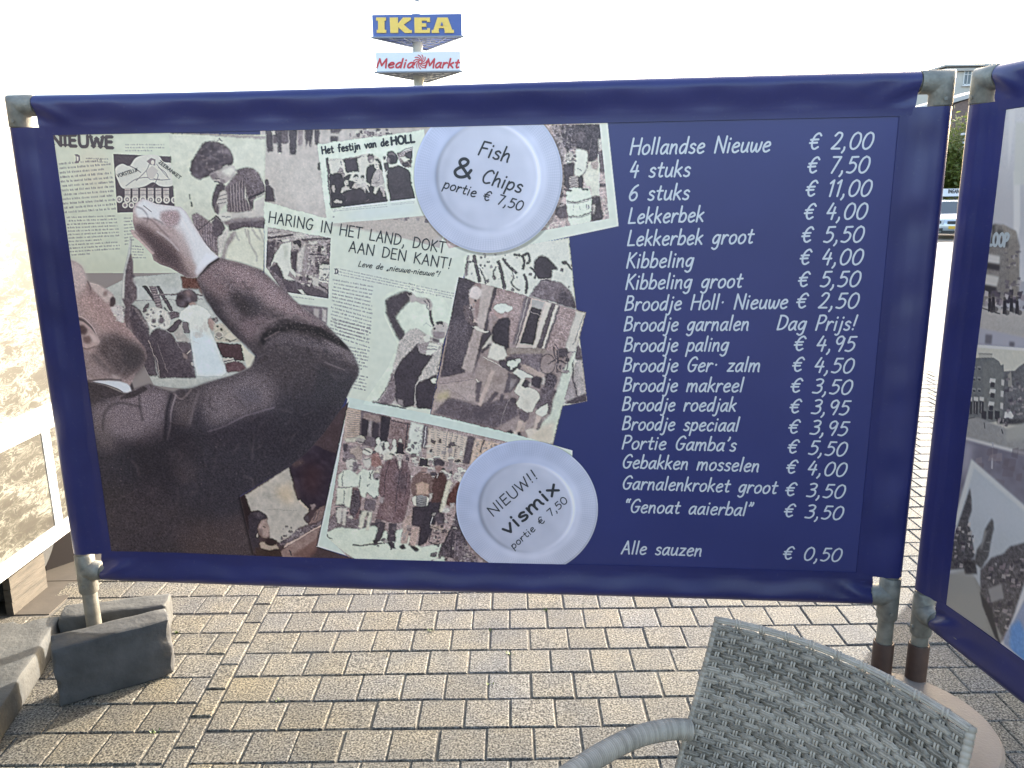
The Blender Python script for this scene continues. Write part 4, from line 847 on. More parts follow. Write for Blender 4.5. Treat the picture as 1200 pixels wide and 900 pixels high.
p('U',[740,480,760,430,800,398,840,384,830,470,800,522,720,548,700,556,690,540],(134,116,110),3,1,g=12); p('U',[600,350,620,340,695,420,690,432,640,400],(196,186,170),2); p('U',[648,490,690,470,695,520,680,530,655,515],84,2,1,g=10); p('U',[700,380,740,368,760,400,720,430],(150,136,132),3); l('U',[760,450,735,520],6,80); l('U',[790,430,760,520],5,86)
c()
# --- photo behind the big arm: quay, lady in white, boy in coat
QU = (150,325,230,318,262,362,300,417,296,432,243,450,224,457,180,452,160,410,145,380,120,340)
p('Z',[60,320,260,320,300,420,290,470,60,470],(150,142,136),cover=True); p('Z',QU,(186,188,178),g=4,cover=True); c('Z',*QU)
p('D',[860,470,960,480,990,580,870,540],(110,80,72),2,1,g=20)
p('L',[1060,610,1210,760,1190,850,1120,835],(204,200,180),3); p('L',[120,108,560,130,700,140,740,220,400,240,140,240],(190,192,184),8)
p('L',[200,112,236,112,300,205,332,250,322,268,290,232],78,2); p('L',[258,116,322,118,350,200,380,320,330,318,300,220],140,2,1,g=18)
for i in range(9): l('L',[268+i*9,130+i*22,322+i*6,140+i*20],6,80,.8); l('L',[262+i*9,150+i*20,330+i*6,122+i*22],5,90,.7)
p('L',[322,118,352,120,420,230,474,332,448,340,380,225],92,2); l('L',[335,190,540,188,730,196],13,112,1,1); l('L',[335,182,730,188],4,190,.7); l('L',[140,243,400,238,730,230],5,130,.9); l('L',[390,300,430,345],8,84)
p('L',[200,340,215,300,250,262,262,280,236,330,218,350],110,2,1,g=14)
p('L',[420,350,480,335,525,350,520,385,440,410],110,2,1,g=26); p('L',[412,498,530,388,548,430,480,520,440,522],92,2,1,g=8); l('L',[412,500,528,392],7,200); p('L',[480,530,545,430,560,530,625,600,620,612,520,608],(178,174,164),2,1,g=6); p('L',[548,430,600,428,620,528,565,532],(120,112,112),2,1,g=8)
p('L',[500,610,622,612,640,700,660,900,560,860,520,650],100,3,1,g=8); l('L',[585,712,628,676],8,180); e('L',640,800,12,18,180,2)
p('L',[60,270,128,286,180,330,215,400,262,450,255,520,290,660,330,900,205,900,170,720,100,470,60,440],92,4,1,g=14); p('L',[120,300,150,310,240,440,262,480,235,480,180,400],150,5,.7,g=16); l('L',[190,800,240,900],7,70)
p('L',[130,880,170,830,200,830,255,900,250,930,140,930],(198,198,186),3); l('L',[182,826,225,930],6,74)
p('L',[225,410,240,345,270,308,330,298,380,320,425,345,450,400,445,455,410,500,372,490,340,465,300,500,262,480],(206,204,192),3,1,g=10,sm=True)
for i in range(26): e('L',rn.uniform(235,445),rn.uniform(310,480),rn.uniform(5,13),rn.uniform(5,11),rn.choice((110,150,208,212)),2,.7)
e('L',300,418,18,22,104,3); e('L',366,420,24,27,108,4); e('L',362,380,10,9,90,2); l('L',[280,462,320,472],8,104,.9,1); e('L',333,450,14,20,208,3)
p('L',[252,580,268,540,310,500,330,488,380,498,450,530,490,590,520,650,560,690,598,730,596,760,570,770,640,850,672,920,345,920,318,780,262,640],88,3,1,g=12); p('L',[330,500,420,520,480,600,420,620,360,560],(112,104,108),16,.6,g=10)
l('L',[254,590,290,690,330,780,352,920],7,168,.9,1,True); l('L',[330,620,375,740,420,880],5,150,.7,1,True); p('L',[545,690,598,728,596,764,560,745],(150,136,130),3); l('L',[450,530,520,650,560,690],5,140,.7,1)
p('L',[518,405,536,342,570,305,610,285,670,275,705,288,770,325,806,380,772,418,782,468,832,580,945,868,900,905,678,905,655,800,622,590,612,440,570,425],(212,214,202),2,1,g=3); p('L',[620,520,740,520,820,580,940,868,880,905,680,905,640,720],(207,217,216),20,.8); scribble('L',630,430,780,540,12,(188,192),20,60,.35); l('L',[640,600,700,620],3,180,.6)
p('L',[496,232,510,184,545,160,600,142,642,152,676,196,682,240,650,262,608,275,590,296,522,297,500,270],96,3,1,g=24,gs=2,sm=True); p('L',[608,262,660,255,672,278,612,285],(178,156,146),3); p('L',[560,160,610,148,640,190,610,220],(150,126,118),12,.6,g=14)
p('L',[770,412,800,386,825,420,842,478,822,512,792,482],(170,148,138),3,1,g=8); p('L',[808,400,860,384,862,430,840,440],(130,124,120),2,1,g=30)
p('L',[820,450,900,440,1000,500,1070,605,840,608],(190,184,166),3,1,g=8); e('L',872,546,42,36,(206,202,186),2); e('L',872,542,28,22,(160,150,140),3); e('L',980,560,52,34,(204,198,178),2); e('L',860,468,9,8,70,1); e('L',893,494,9,8,70,1); l('L',[840,560,875,580,910,562],6,84,.9,1,True); l('L',[930,585,980,598,1030,580],6,84,.9,1,True)
p('L',[845,612,1064,626,1082,700,1100,775,1010,762,905,740],(88,70,72),2,1,g=8); p('L',[905,742,1000,744,1002,770,915,782],(198,194,182),2); l('L',[920,780,1000,756],6,76); l('L',[1015,745,1025,790,1045,795,1050,775],8,80,1,1,True); p('L',[925,800,1010,772,1060,780,1115,835,1080,860,940,870],(112,90,92),3,1,g=12)
c()
inner = [(311,146,505,146,384,262,375,300,309,262),(543,300,667,278,675,358,688,470,660,476,600,420,545,340),WO,X('R',180,197,735,292,714,822,318,762,165,548),X('K',165,335,535,300,660,322,925,272,950,692,720,716,215,780),
 (560,146,702.5,145,714,256,637,270,526,291,520,280),ST,(407,477,440,484,520,501,600,519,652,533,640,680,470,680,420,664,383,628),BO,QU,(452,345,482,330,516,345,534,370,518,480,480,480,425,474,455,430,466,404,450,370)]
cv.press(cv.area(inner), .38, .55, 4)
# --- the big figure: head thrown back, hand holding the herring by the tail, tweed sleeve
c(None)
fish_l = [565,235,572,262,566,330,580,380,580,500,602,535,602,600,565,640,558,700,572,790,545,772,525,722,535,650,515,600,515,540,530,430,550,350,562,290]
p('D',fish_l,(104,92,94),2,1,g=16,cover=True); p('D',[562,240,570,262,566,330,545,400,532,480,528,600,514,600,514,530,530,425,550,345],(206,208,196),3,.95,g=6)
for i in range(26): e('D',rn.uniform(535,590),rn.uniform(420,740),rn.uniform(3,9),rn.uniform(4,12),rn.choice((66,72,150)),2,.6)
face = [-40,70,20,75,45,84,78,108,98,150,108,200,130,208,180,220,230,250,262,275,276,318,262,345,300,342,322,352,330,400,345,470,400,530,448,588,462,640,442,690,392,742,372,792,362,812,300,782,200,782,-40,800]
p('Q',face,(170,150,144),2,1,g=12,cover=True,sm=False)
p('Q',[-40,70,40,82,85,115,105,170,108,215,60,270,20,290,-40,250],(198,184,176),14,.9,g=8); p('Q',[110,240,200,260,260,330,330,430,400,540,340,560,230,500,150,420,80,330],(164,140,134),24,.8,g=18)
p('Q',[190,520,280,500,400,560,455,610,455,660,430,700,385,748,330,770,260,730,200,660,160,610],(92,82,82),22,.95,g=16); p('Q',[290,560,430,590,450,660,400,720,330,700],(72,66,68),20,.8,g=10)
p('Q',[60,250,130,280,210,400,200,480,130,420,60,330],(176,152,144),26,.7,g=18); p('Q',[30,120,90,170,100,240,50,260,20,220],(190,172,164),20,.5,g=14)
p('Q',[118,204,150,208,190,226,230,250,258,272,270,300,250,300,225,330,200,300,150,250],(196,182,172),6,1,g=7); p('Q',[246,300,262,286,276,300,276,330,262,348,244,345],(78,66,68),3,1,g=6); p('Q',[206,260,232,252,226,280,205,285],(120,100,96),5,.8); l('Q',[112,196,128,232,132,250],7,(92,78,76),.9,2); p('Q',[105,190,125,240,150,275,120,262],(120,100,98),10,.7); l('Q',[130,210,180,222],4,(210,200,188),.8,1)
p('Q',[245,352,290,340,326,352,332,400,322,440,292,432,262,385],(208,202,194),4,.95,g=12); l('Q',[322,345,330,400,345,470],7,(78,68,70),.8,2); scribble('Q',260,345,325,430,16,(150,190,215),6,14,.6)
p('Q',[-40,400,50,405,90,420,140,465,165,510,120,480,60,425,-40,420],(88,76,76),4,.9); l('Q',[45,400,90,412,140,462,166,508],5,(200,186,178),.8,1,True)
p('Q',[40,430,80,432,122,462,155,500,186,545,172,572,122,590,75,582,50,540],(184,164,156),3,1,g=8,sm=True); p('Q',[56,462,86,452,114,480,102,512,72,508],(90,74,74),5,1,g=6); p('Q',[84,520,126,518,142,545,118,566,90,556],(116,96,92),5,.9,g=6); p('Q',[120,500,150,510,178,545,150,560],(206,190,182),6,.8); l('Q',[60,580,110,596,160,580],6,(104,90,88),.9,2)
p('Q',[-20,620,100,600,190,640,260,720,310,768,298,782,200,782,-20,800],(150,134,130),6,1,g=14); p('Q',[160,620,240,700,320,770,280,770,190,700,130,640],(100,90,90),14,.8,g=12); l('Q',[100,784,180,776,250,772,312,778],8,(70,62,64),.9,2); p('Q',[250,740,290,752,312,772,260,770],(196,182,176),6,.7)
# hand
hand = [582,72,600,40,640,12,680,28,720,45,800,55,860,62,892,92,920,140,960,205,1000,272,1040,322,1084,358,1010,420,955,470,930,480,895,475,850,450,800,420,740,400,700,375,690,340,640,285,610,255,585,238,566,206,572,194,592,200,580,150]
p('D',hand,(176,158,152),1,1,g=9,cover=True); c('D',*hand)
p('D',[585,100,605,40,645,10,720,45,800,55,862,62,895,95,930,160,1000,270,1090,358,1000,410,960,440,930,380,900,300,862,230,820,180,760,165,700,130,640,128,600,128],(216,216,212),9,1,g=4)
p('D',[742,92,800,78,842,82,862,120,842,172,782,185,742,140],(160,138,136),10,.9,g=30,gs=0); p('D',[830,160,880,220,920,320,930,390,880,340,840,260],(184,170,164),16,.8,g=19,gs=0)
p('D',[584,150,600,150,640,165,700,205,765,245,822,292,862,352,902,402,935,450,930,490,850,455,780,418,720,388,690,345,704,310,662,260,612,228,588,190],(98,82,82),16,1,g=25,gs=0); p('D',[640,190,720,260,800,330,850,400,780,390,720,330,660,270],(78,66,68),16,.8,g=19,gs=0); p('D',[860,330,940,400,960,450,920,470,880,420],(170,152,144),16,.8,g=25,gs=0)
p('D',[578,90,600,100,620,150,600,160,582,150],(178,158,150),8,.9,g=10); l('D',[642,54,665,72,690,92],5,(120,104,102),.9,1); l('D',[590,130,640,128,700,132],4,(170,150,146),.6,2)
p('D',[566,196,592,198,640,258,690,308,706,335,688,344,640,292,600,255,575,228],(196,176,166),4,1,g=8); l('D',[590,208,640,262,700,325],5,(84,70,70),.8,2)
c(None)
c('D',*hand)
for q in ([600,60,640,78,668,120,660,160],[640,128,690,140,740,190,790,240],[612,225,660,248,720,300,780,360],[700,130,740,150,760,165]): l('D',q,7,(96,80,80),.55,2,True)
for q in ([690,60,760,72,830,78],[610,120,640,112,690,118],[720,205,790,255,850,320],[860,120,900,190,940,270]): l('D',q,9,(222,218,212),.5,3,True)
p('D',[1010,330,1084,358,1000,420,955,470,940,440,975,380],(224,226,226),6,.7); c(None)
# coat and arm
coat = [(230,327),(240,350),(253,369),(273,391),(300,417),(294,430),(273,440),(243,448),(224,455),(210,456),(203,459.5),(190,456),(175,450),(160,455),(145,463),(130,462),(100,450),(80,450),(80,672),(299,672),(297,648),(281,581),(288,577),(340,546),(362,527.5),(380,507),(400,479),(412,453),(420,440),(421,431),(415,417),(407,405),(397,395),(380,378),(352,358),(326,334),(306,316),(281,308),(256,302),(244,310)]
cq = np.array(coat).ravel()
p('Z',cq,(84,76,78),1,1,g=13,cover=True); c('Z',*cq)
p('Z',[80,480,300,470,420,440,300,680,80,680],(66,62,68),14,.85,g=9); p('Z',[100,560,240,600,290,680,100,680],(68,62,64),10,.8,g=10); p('Z',[200,620,300,600,300,670,220,670],(92,78,76),8,.6,g=22,gs=0)
p('E',[20,370,130,370,260,400,380,480,520,600,660,720,780,830,700,800,560,740,460,700,330,640,200,560,90,460,20,440],(150,130,128),34,.95,g=36,gs=0)
p('E',[-60,440,40,420,120,480,160,560,120,620,20,560,-60,480],(140,120,118),26,.8,g=30,gs=0); p('E',[200,560,330,600,340,700,260,720,200,650],(76,70,74),30,.95,g=16,gs=0); p('E',[100,600,220,660,240,760,180,760,100,680],(124,110,110),20,.75,g=25,gs=0)
p('E',[220,700,340,690,420,740,320,800,260,860,200,780],(130,112,112),24,.8,g=28,gs=0); p('E',[20,560,100,700,220,860,160,840,60,720],(66,60,64),16,.8,g=8)
p('E',[400,690,520,720,640,760,780,860,830,900,700,880,560,800,440,760],(70,62,64),14,.9,g=9); p('M',[0,230,120,260,200,345,262,440,305,530,240,500,140,420,0,380],(132,120,120),24,.75,g=33,gs=0)
p('E',[310,860,345,800,430,752,540,742,680,768,800,838,860,910,760,860,640,800,520,778,430,800,360,850,330,900],(44,38,42),7,.95,g=6); l('E',[300,810,340,760,430,715,540,706,680,734,790,800,850,870],16,(138,124,122),.8,5,True); p('E',[340,880,400,820,520,800,640,830,740,900,640,900,500,860],(104,94,96),10,.8,g=25,gs=0); p('E',[40,700,120,790,240,900,200,900,80,800],(56,50,53),9,.85,g=8); p('E',[180,560,300,640,300,720,220,700,150,620],(66,58,60),18,.75,g=16,gs=0); l('E',[350,840,420,800,440,790],8,(140,126,124),.8,3); l('M',[0,480,100,520,185,552],8,(156,144,142),.8,3,True); p('M',[0,360,40,380,30,410,0,405],(58,54,58),8,.9)
p('M',[-60,500,100,560,260,600,290,560,260,700,150,880,-100,900],(70,66,70),20,.8,g=16,gs=0)
p('G',[280,330,380,300,500,240,600,225,690,265,672,330,660,480,560,520,450,490,380,480,320,440,290,480],(130,118,120),30,.95,g=33,gs=0); p('G',[280,400,350,330,380,420,420,560,330,540,290,470],(112,102,102),24,.7,g=25,gs=0); l('G',[345,450,355,360,420,310,540,330],9,(64,58,60),.7,4,True); l('G',[525,250,530,330,545,400],8,(58,54,58),.7,4)
p('G',[700,262,760,300,800,240,820,300,780,440,700,420],(104,94,94),14,.8,g=25,gs=0); l('G',[690,262,668,340,660,430,655,500],13,(52,48,54),.9,4,True); l('G',[712,268,688,350,682,430,668,495],7,(168,156,156),.85,2,True); l('G',[700,262,740,290,790,240],8,(150,136,132),.7,3,True); l('G',[830,240,800,330,780,420],9,(140,128,128),.7,4)
p('G',[850,230,1000,185,1090,140,1210,195,1210,330,1000,400,880,440,840,340],(122,111,112),34,.9,g=33,gs=0); p('G',[1000,240,1100,230,1160,300,1060,330],(98,92,98),20,.6,g=19,gs=0); l('G',[870,455,960,425,1060,375,1210,330],8,(140,130,134),.8,3,True); p('G',[840,470,1060,390,1210,345,1210,480,900,560],(66,60,66),18,.8,g=9)
p('G',[430,560,700,500,760,640,560,740,400,660],(62,60,66),40,.7,g=9); p('G',[660,560,760,540,790,640,700,700],(108,98,98),24,.6,g=25,gs=0); p('G',[700,640,830,620,780,720,720,720],(96,86,86),20,.5,g=25,gs=0)
for i in range(520):
    x, y = rn.uniform(100,290), rn.uniform(462,655); e('Z',x,y,rn.uniform(.4,.9),rn.uniform(.4,.8),rn.choice((100,110,124,134)),0,rn.uniform(.15,.45))
for i in range(900):
    u = rn.random(); x = 250+u*150; y = 308+u*84+rn.uniform(-2,52)*(1-abs(u-.5)*.8); e('Z',x,y,rn.uniform(.5,1.1),rn.uniform(.5,1.0),rn.choice((160,150,56,52,140)),0,rn.uniform(.12,.35))
p('E',[-30,360,20,385,60,365,90,365,40,400,-10,450,-45,480,-40,420],(66,58,60),4,.9,g=8); l('D',[1082,362,1010,410,960,460,945,485],9,(56,50,52),.9,2,True)
l('Z',[281,581,285,600,297,650],4,(40,34,38),.7,1)
p('Z',[150,520,205,488,236,520,200,585,160,600],(56,50,55),8,.6,g=8); p('Z',[300,520,360,480,400,470,380,505,330,545],(60,54,60),8,.6,g=8); p('Z',[110,600,180,560,230,620,180,650,115,650],(80,72,76),10,.5,g=14)
for i in range(150):                                   # small creases in the tweed
    if rn.random() < .55:
        t0 = rn.random(); x = 250+t0*150+rn.uniform(-6,6); y = 308+t0*84+rn.uniform(2,60); a0 = .52+rn.gauss(0,.5)
    else:
        x = rn.uniform(105,380); y = rn.uniform(455,640); a0 = rn.choice((-.5,1.2,1.9))+rn.gauss(0,.35)
    L_ = rn.uniform(6,22); bx = rn.gauss(0,3); q = [x,y,x+L_*.5*math.cos(a0)-bx*math.sin(a0),y+L_*.5*math.sin(a0)+bx*math.cos(a0),x+L_*math.cos(a0),y+L_*math.sin(a0)]
    dk = rn.random() < .55; l('Z',q,rn.uniform(1.2,3.2),(44,38,41) if dk else (132,121,118),rn.uniform(.12,.34),1.2,True)
    if dk: l('Z',list(np.array(q)+np.tile((math.sin(a0)*2.2,-math.cos(a0)*2.2),3)),1.3,(128,116,114),rn.uniform(.12,.28),.8,True)
sl_ = cv.clip[...,None]; cv.rgb = cv.rgb*(1-sl_)+((cv.rgb-84)*1.12+80)*np.array((.975,.985,.99),np.float32)*sl_
c(None)
p('Q',[-40,772,100,786,140,790,220,810,300,845,340,860,240,880,100,930,-40,930],(72,64,67),3,1,g=12,cover=True); p('Q',[340,852,372,842,400,836,440,812,470,830,380,880,300,890],(70,62,64),3,1,g=12,cover=True)
p('Q',[138,786,180,780,240,780,300,784,345,798,366,820,370,842,345,852,318,846,290,826,220,802],(214,220,222),2,1,g=3,cover=True); l('Q',[140,788,220,804,290,830,320,848],5,(70,64,68),.8,1,True); p('Q',[372,790,385,830,372,838,362,812],(60,52,56),2,.9)
# --- two plates, printed
def plate(cx, cy, r_out, r_in, cin):
    """cx, cy, r in photo pixels; painted in the plane of the print so that the plate is round there"""
    a = np.linspace(0, 2*math.pi, 8, endpoint=False); Q = cv.pts(np.c_[cx+r_out*np.cos(a), cy+r_out*np.sin(a)]); c0 = Q.mean(0); R = np.linalg.norm(Q-c0, axis=1).mean()
    R2 = R*r_in/r_out; Y, Xg = np.mgrid[0:cv.H, 0:cv.W]; dx = (Xg-c0[0]).astype(np.float32); dy = (Y-c0[1]).astype(np.float32); d = np.hypot(dx,dy); th = np.arctan2(dy,dx)
    m = np.clip(R-d+.5, 0, 1); rim = np.array((180,187,203), np.float32); inn = np.array(cin, np.float32); col = np.zeros(cv.rgb.shape, np.float32)+rim
    sw = .5+.5*np.cos(th*1.0+2.2); col += (sw[...,None]-.5)*np.array((-10,-6,2)); col += (np.cos(th*3+1)*3)[...,None]
    k = 2*math.pi/4.2; pat = np.sin((d*1.0+th*R*.62)*k*.62)*np.sin((d*1.0-th*R*.62)*k*.62); band = np.clip((d-R2*1.12)/6,0,1)*np.clip((R*.985-d)/4,0,1)
    col += (pat*band*5.5)[...,None]
    tin = np.clip((R2-d)/3+.5, 0, 1)[...,None]; col = col*(1-tin)+inn*tin
    side = np.cos(th-math.pi*.95)                                # the well of the printed plate is drawn darker on one side
    ring = np.exp(-((d-R2*.985)/(R*.030))**2); col += (ring*side*-34)[...,None]; ring2 = np.exp(-((d-R2*1.09)/(R*.05))**2); col += (ring2*(8+6*np.cos(th-.3)))[...,None]
    col += (np.exp(-((d-R2*.86)/(R*.08))**2)*side*-9)[...,None]; edge = np.exp(-((d-R*.985)/(R*.014))**2); col += (edge*(-16*np.sin(th+.6)-6))[...,None]
    col += (cv.n4*1.8)[...,None]
    sh = np.clip((R*1.02-np.hypot(dx-2,dy-3))/3+.5,0,1)*.25*(1-m); cv.rgb = cv.rgb*(1-sh[...,None]*cv.al[...,None])
    cv.rgb = cv.rgb*(1-m[...,None])+col*m[...,None]; cv.al = np.maximum(cv.al, m)
plate(571.5, 206.5, 88.5, 62, (186,191,203)); plate(617, 594.5, 80.5, 54, (181,186,198))
cv.rgb = np.clip((cv.rgb-128)*1.10+131, 14, 236); cv.sharpen(1.5, .6); PK = np.array((1.12,.955,.90))*1.08
col_me = cv.mesh('photo_collage', place1, .0016, PK, .02)
collage = obj('photo_collage', col_me, M['printed'], scr1, 180)
# --- lettering that belongs to the collage, in dark ink just above it
LIFT = .0022
def wr(nm, m, t, x0, y0, x1, y1, cap, w, slant=0.0, serif=0.0):
    L = Lettering(); L.write(t, pm1(x0,y0), pm1(x1,y1), cap, w, slant, place1, LIFT, True, 0, serif); obj(nm, L.mb, M[m], scr1)
D_ = 'ink_dark'
wr('plate_lettering',D_,'Fish',560,181,594.5,190,.043,.0056,.15); wr('plate_lettering',D_,'Chips',563.4,213.4,609,225.8,.042,.0056,.15); wr('plate_lettering',D_,'portie € 7,50',519,220,610,247,.030,.0042,.12)
wr('plate_lettering',D_,'&',530,206,552,209.5,.056,.0095,.05)
wr('plate_lettering',D_,'NIEUW!!',578,605,631,559.5,.036,.0046,.05); wr('plate_lettering',D_,'vismix',595,626.4,655,574.5,.046,.0090,.0); wr('plate_lettering',D_,'portie € 7,50',602,643,665.5,588,.025,.0036,.05)
wr('headline_lettering',D_,'HARING IN HET LAND, DOKT',315,260.6,520.5,296.6,.0350,.0040); wr('headline_lettering',D_,'AAN DEN KANT!',409,294.6,527.5,315.4,.0340,.0040); wr('headline_lettering',D_,'Leve de „nieuwe-nieuwe”!',420,312,514,324.4,.018,.0025,.3)
wr('newspaper_heading','ink_brown','NIEUWE',61,170.2,133.5,173.6,.0345,.0105,0,1.3)
wr('clipping_heading',D_,'Het festijn van de',378,180.4,455.5,170.4,.0215,.0052,0,.7); wr('clipping_heading',D_,'HOLL',459,170,486,166.6,.0235,.0066,0,.9)
wr('advert_lettering',D_,'VORSTELIJK',139,208,163,200.5,.0105,.0020); wr('advert_lettering',D_,'ZEEBANKET',186.5,191,211,210,.0105,.0022)
# ------------------------------------------------------------------ paving
def node_mat(name): 
    m = bpy.data.materials.new(name); m.use_nodes = True; return m, m.node_tree.nodes, m.node_tree.links, m.node_tree.nodes['Principled BSDF']
def paver_mat():
    m, n, l, b = node_mat('concrete_pavers')
    tc = n.new('ShaderNodeTexCoord'); at_ = n.new('ShaderNodeAttribute'); at_.attribute_name = 'tone'
    g1 = n.new('ShaderNodeTexNoise'); g1.inputs['Scale'].default_value = 150; g1.inputs['Detail'].default_value = 3; g1.inputs['Roughness'].default_value = .65; l.new(tc.outputs['Object'], g1.inputs['Vector'])
    r1 = n.new('ShaderNodeValToRGB'); cr = r1.color_ramp; cr.interpolation = 'LINEAR'
    cr.elements[0].position = .36; cr.elements[0].color = (.014,.014,.016,1); cr.elements[1].position = .62; cr.elements[1].color = (.245,.238,.218,1)
    for p_, c_ in ((.43,(.050,.049,.047)),(.48,(.106,.102,.092)),(.55,(.146,.140,.125))):
        q = cr.elements.new(p_); q.color = (*c_,1)
    l.new(g1.outputs['Fac'], r1.inputs[0])
    g2 = n.new('ShaderNodeTexNoise'); g2.inputs['Scale'].default_value = 7; g2.inputs['Detail'].default_value = 4; l.new(tc.outputs['Object'], g2.inputs['Vector'])
    r2 = n.new('ShaderNodeValToRGB'); r2.color_ramp.elements[0].position = .35; r2.color_ramp.elements[0].color = (.82,.82,.84,1); r2.color_ramp.elements[1].position = .72; r2.color_ramp.elements[1].color = (1.12,1.06,.95,1); l.new(g2.outputs['Fac'], r2.inputs[0])
    m1 = n.new('ShaderNodeMix'); m1.data_type = 'RGBA'; m1.blend_type = 'MULTIPLY'; m1.inputs[0].default_value = 1; l.new(r1.outputs[0], m1.inputs[6]); l.new(r2.outputs[0], m1.inputs[7])
    m2 = n.new('ShaderNodeMix'); m2.data_type = 'RGBA'; m2.blend_type = 'MULTIPLY'; m2.inputs[0].default_value = 1; l.new(m1.outputs[2], m2.inputs[6]); l.new(at_.outputs['Color'], m2.inputs[7])
    l.new(m2.outputs[2], b.inputs['Base Color']); b.inputs['Roughness'].default_value = .85; b.inputs['Specular IOR Level'].default_value = .25
    bp = n.new('ShaderNodeBump'); bp.inputs['Strength'].default_value = .35; bp.inputs['Distance'].default_value = .0022; l.new(g1.outputs['Fac'], bp.inputs['Height']); l.new(bp.outputs[0], b.inputs['Normal'])
    return m
PIT_ = .150; Y_A = 2.668                     # row pitch, one row boundary
def strip_x(y): return -1.077-.0345*(y-3.18)
pv = []; ptone = []; pf = []
def paver(x0, x1, y0, y1, sk0=0, sk1=0):
    g_ = .0028; c = .0042; x0 += g_; x1 -= g_; y0 += g_; y1 -= g_
    if x1-x0 < .02: return
    z = random.gauss(0,.0009); tx = random.gauss(0,.006); ty = random.gauss(0,.006); b = len(pv); cx, cy = (x0+x1)/2, (y0+y1)/2
    ox, oy = random.gauss(0,.0010), random.gauss(0,.0010)
    P = [(x0,y0),(x1,y0),(x1+sk1,y1),(x0+sk0,y1)]
    zz = lambda x,y: z+(x-cx)*tx+(y-cy)*ty
    top = [(x0+c,y0+c),(x1-c,y0+c),(x1-c+sk1,y1-c),(x0+c+sk0,y1-c)]
    for x,y in top: pv.append((x+ox,y+oy,zz(x,y)))
    for x,y in P: pv.append((x+ox,y+oy,zz(x,y)-.0030))
    for x,y in P: pv.append((x+ox,y+oy,-.03))
    pf.append((b,b+1,b+2,b+3))
    for i in range(4):
        j = (i+1)%4; pf.append((b+i,b+4+i,b+4+j,b+j)); pf.append((b+4+i,b+8+i,b+8+j,b+4+j))
    warm = max(0, min(1, (-.2-cx)/1.0))*.10+max(0,min(1,(2.5-cy)/.6))*.03; k = random.gauss(1,.075); w = random.gauss(0,.03)+warm*.6
    t_ = (k*(1+w*.6), k*(1+w*.1), k*(1-w*1.1)); ptone.extend([t_]*9)
XMIN, XMAX = -3.2, 4.4; rows = range(-10, 32)
for r in rows:
    y0 = Y_A+r*PIT_; y1 = y0+PIT_; par = r % 2
    sxa, sxb = strip_x(y0), strip_x(y1)
    x = sxa+.037; first = True
    nxt = -.098-.150*12+(0 if par == 0 else .075)
    while nxt < x+.045: nxt += .150
    while x < XMAX:
        paver(x, nxt, y0, y1, (sxb-sxa) if first else 0, 0); x = nxt; nxt += .150; first = False
    x = sxa-.037; first = True; w = .075 if par == 0 else .150
    while x > XMIN:
        if not (x < -1.93 and y1 > 2.98 and y0 < 4.4): paver(x-w, x, y0, y1, 0 if not first else 0, (sxb-sxa) if first else 0)
        x -= w; w = .150; first = False
    ym = y0+.075; paver(strip_x(ym)-.037, strip_x(ym)+.037, ym, ym+PIT_, -.0345*PIT_, -.0345*PIT_)
me = bpy.data.meshes.new('pavement'); me.from_pydata(pv, [], pf); me.update()
ta = me.attributes.new('tone','FLOAT_COLOR','FACE'); ta.data.foreach_set('color', np.c_[np.array(ptone), np.ones(len(ptone))].astype(np.float32).reshape(-1))
PAVER = paver_mat(); tag(obj('pavement', me, PAVER), kind='structure')
mb = MB(); mb.grid(lambda u,v:(u,v,-.0046+.0012*math.sin(u*9)*math.sin(v*7)), np.linspace(XMIN-.02,XMAX,60), np.linspace(Y_A-1.52,Y_A+4.82,60))
tag(obj('joint_sand', mb, mat('sand_joints', (.125,.112,.09), .95, var=.25, vscale=60, bump=.4, bscale=200)), kind='structure')
# ground to the horizon: more of the same paving, drawn by a brick pattern
m, n, l, b = node_mat('far_paving'); tc = n.new('ShaderNodeTexCoord'); br = n.new('ShaderNodeTexBrick')
br.offset = .5; br.inputs['Scale'].default_value = 1; br.inputs['Brick Width'].default_value = .30; br.inputs['Row Height'].default_value = .15; br.inputs['Mortar Size'].default_value = .006
br.inputs['Color1'].default_value = (.135,.125,.11,1); br.inputs['Color2'].default_value = (.115,.107,.095,1); br.inputs['Mortar'].default_value = (.03,.028,.025,1)
l.new(tc.outputs['Object'], br.inputs['Vector']); ns = n.new('ShaderNodeTexNoise'); ns.inputs['Scale'].default_value = .8; l.new(tc.outputs['Object'], ns.inputs['Vector'])
mx = n.new('ShaderNodeMix'); mx.data_type = 'RGBA'; mx.blend_type = 'MULTIPLY'; mx.inputs[0].default_value = .5; l.new(br.outputs['Color'], mx.inputs[6]); l.new(ns.outputs['Color'], mx.inputs[7]); l.new(mx.outputs[2], b.inputs['Base Color']); b.inputs['Roughness'].default_value = .9
mb = MB(); mb.grid(lambda u,v:(u,v,-.0125), [-900,-60,-10,10,60,900], [-60,-5,1,8,30,200,1500]); tag(obj('ground', mb, m), kind='structure')
# smooth tiles beside the trailer
mb = MB()
for i,(x,y) in enumerate(((-2.09,3.13),(-2.09,3.43),(-2.09,3.73),(-2.39,3.13),(-2.39,3.43),(-2.39,3.73),(-2.69,3.13),(-2.69,3.43),(-2.69,3.73),(-2.99,3.13),(-2.99,3.43),(-2.99,3.73))):
    mb.box((x,y,-.012), (.294,.294,.024), 0)
tag(obj('smooth_tiles', mb, mat('tan_tiles', (.068,.056,.042), .8, var=.18, vscale=9, bump=.15, bscale=60)), kind='structure')

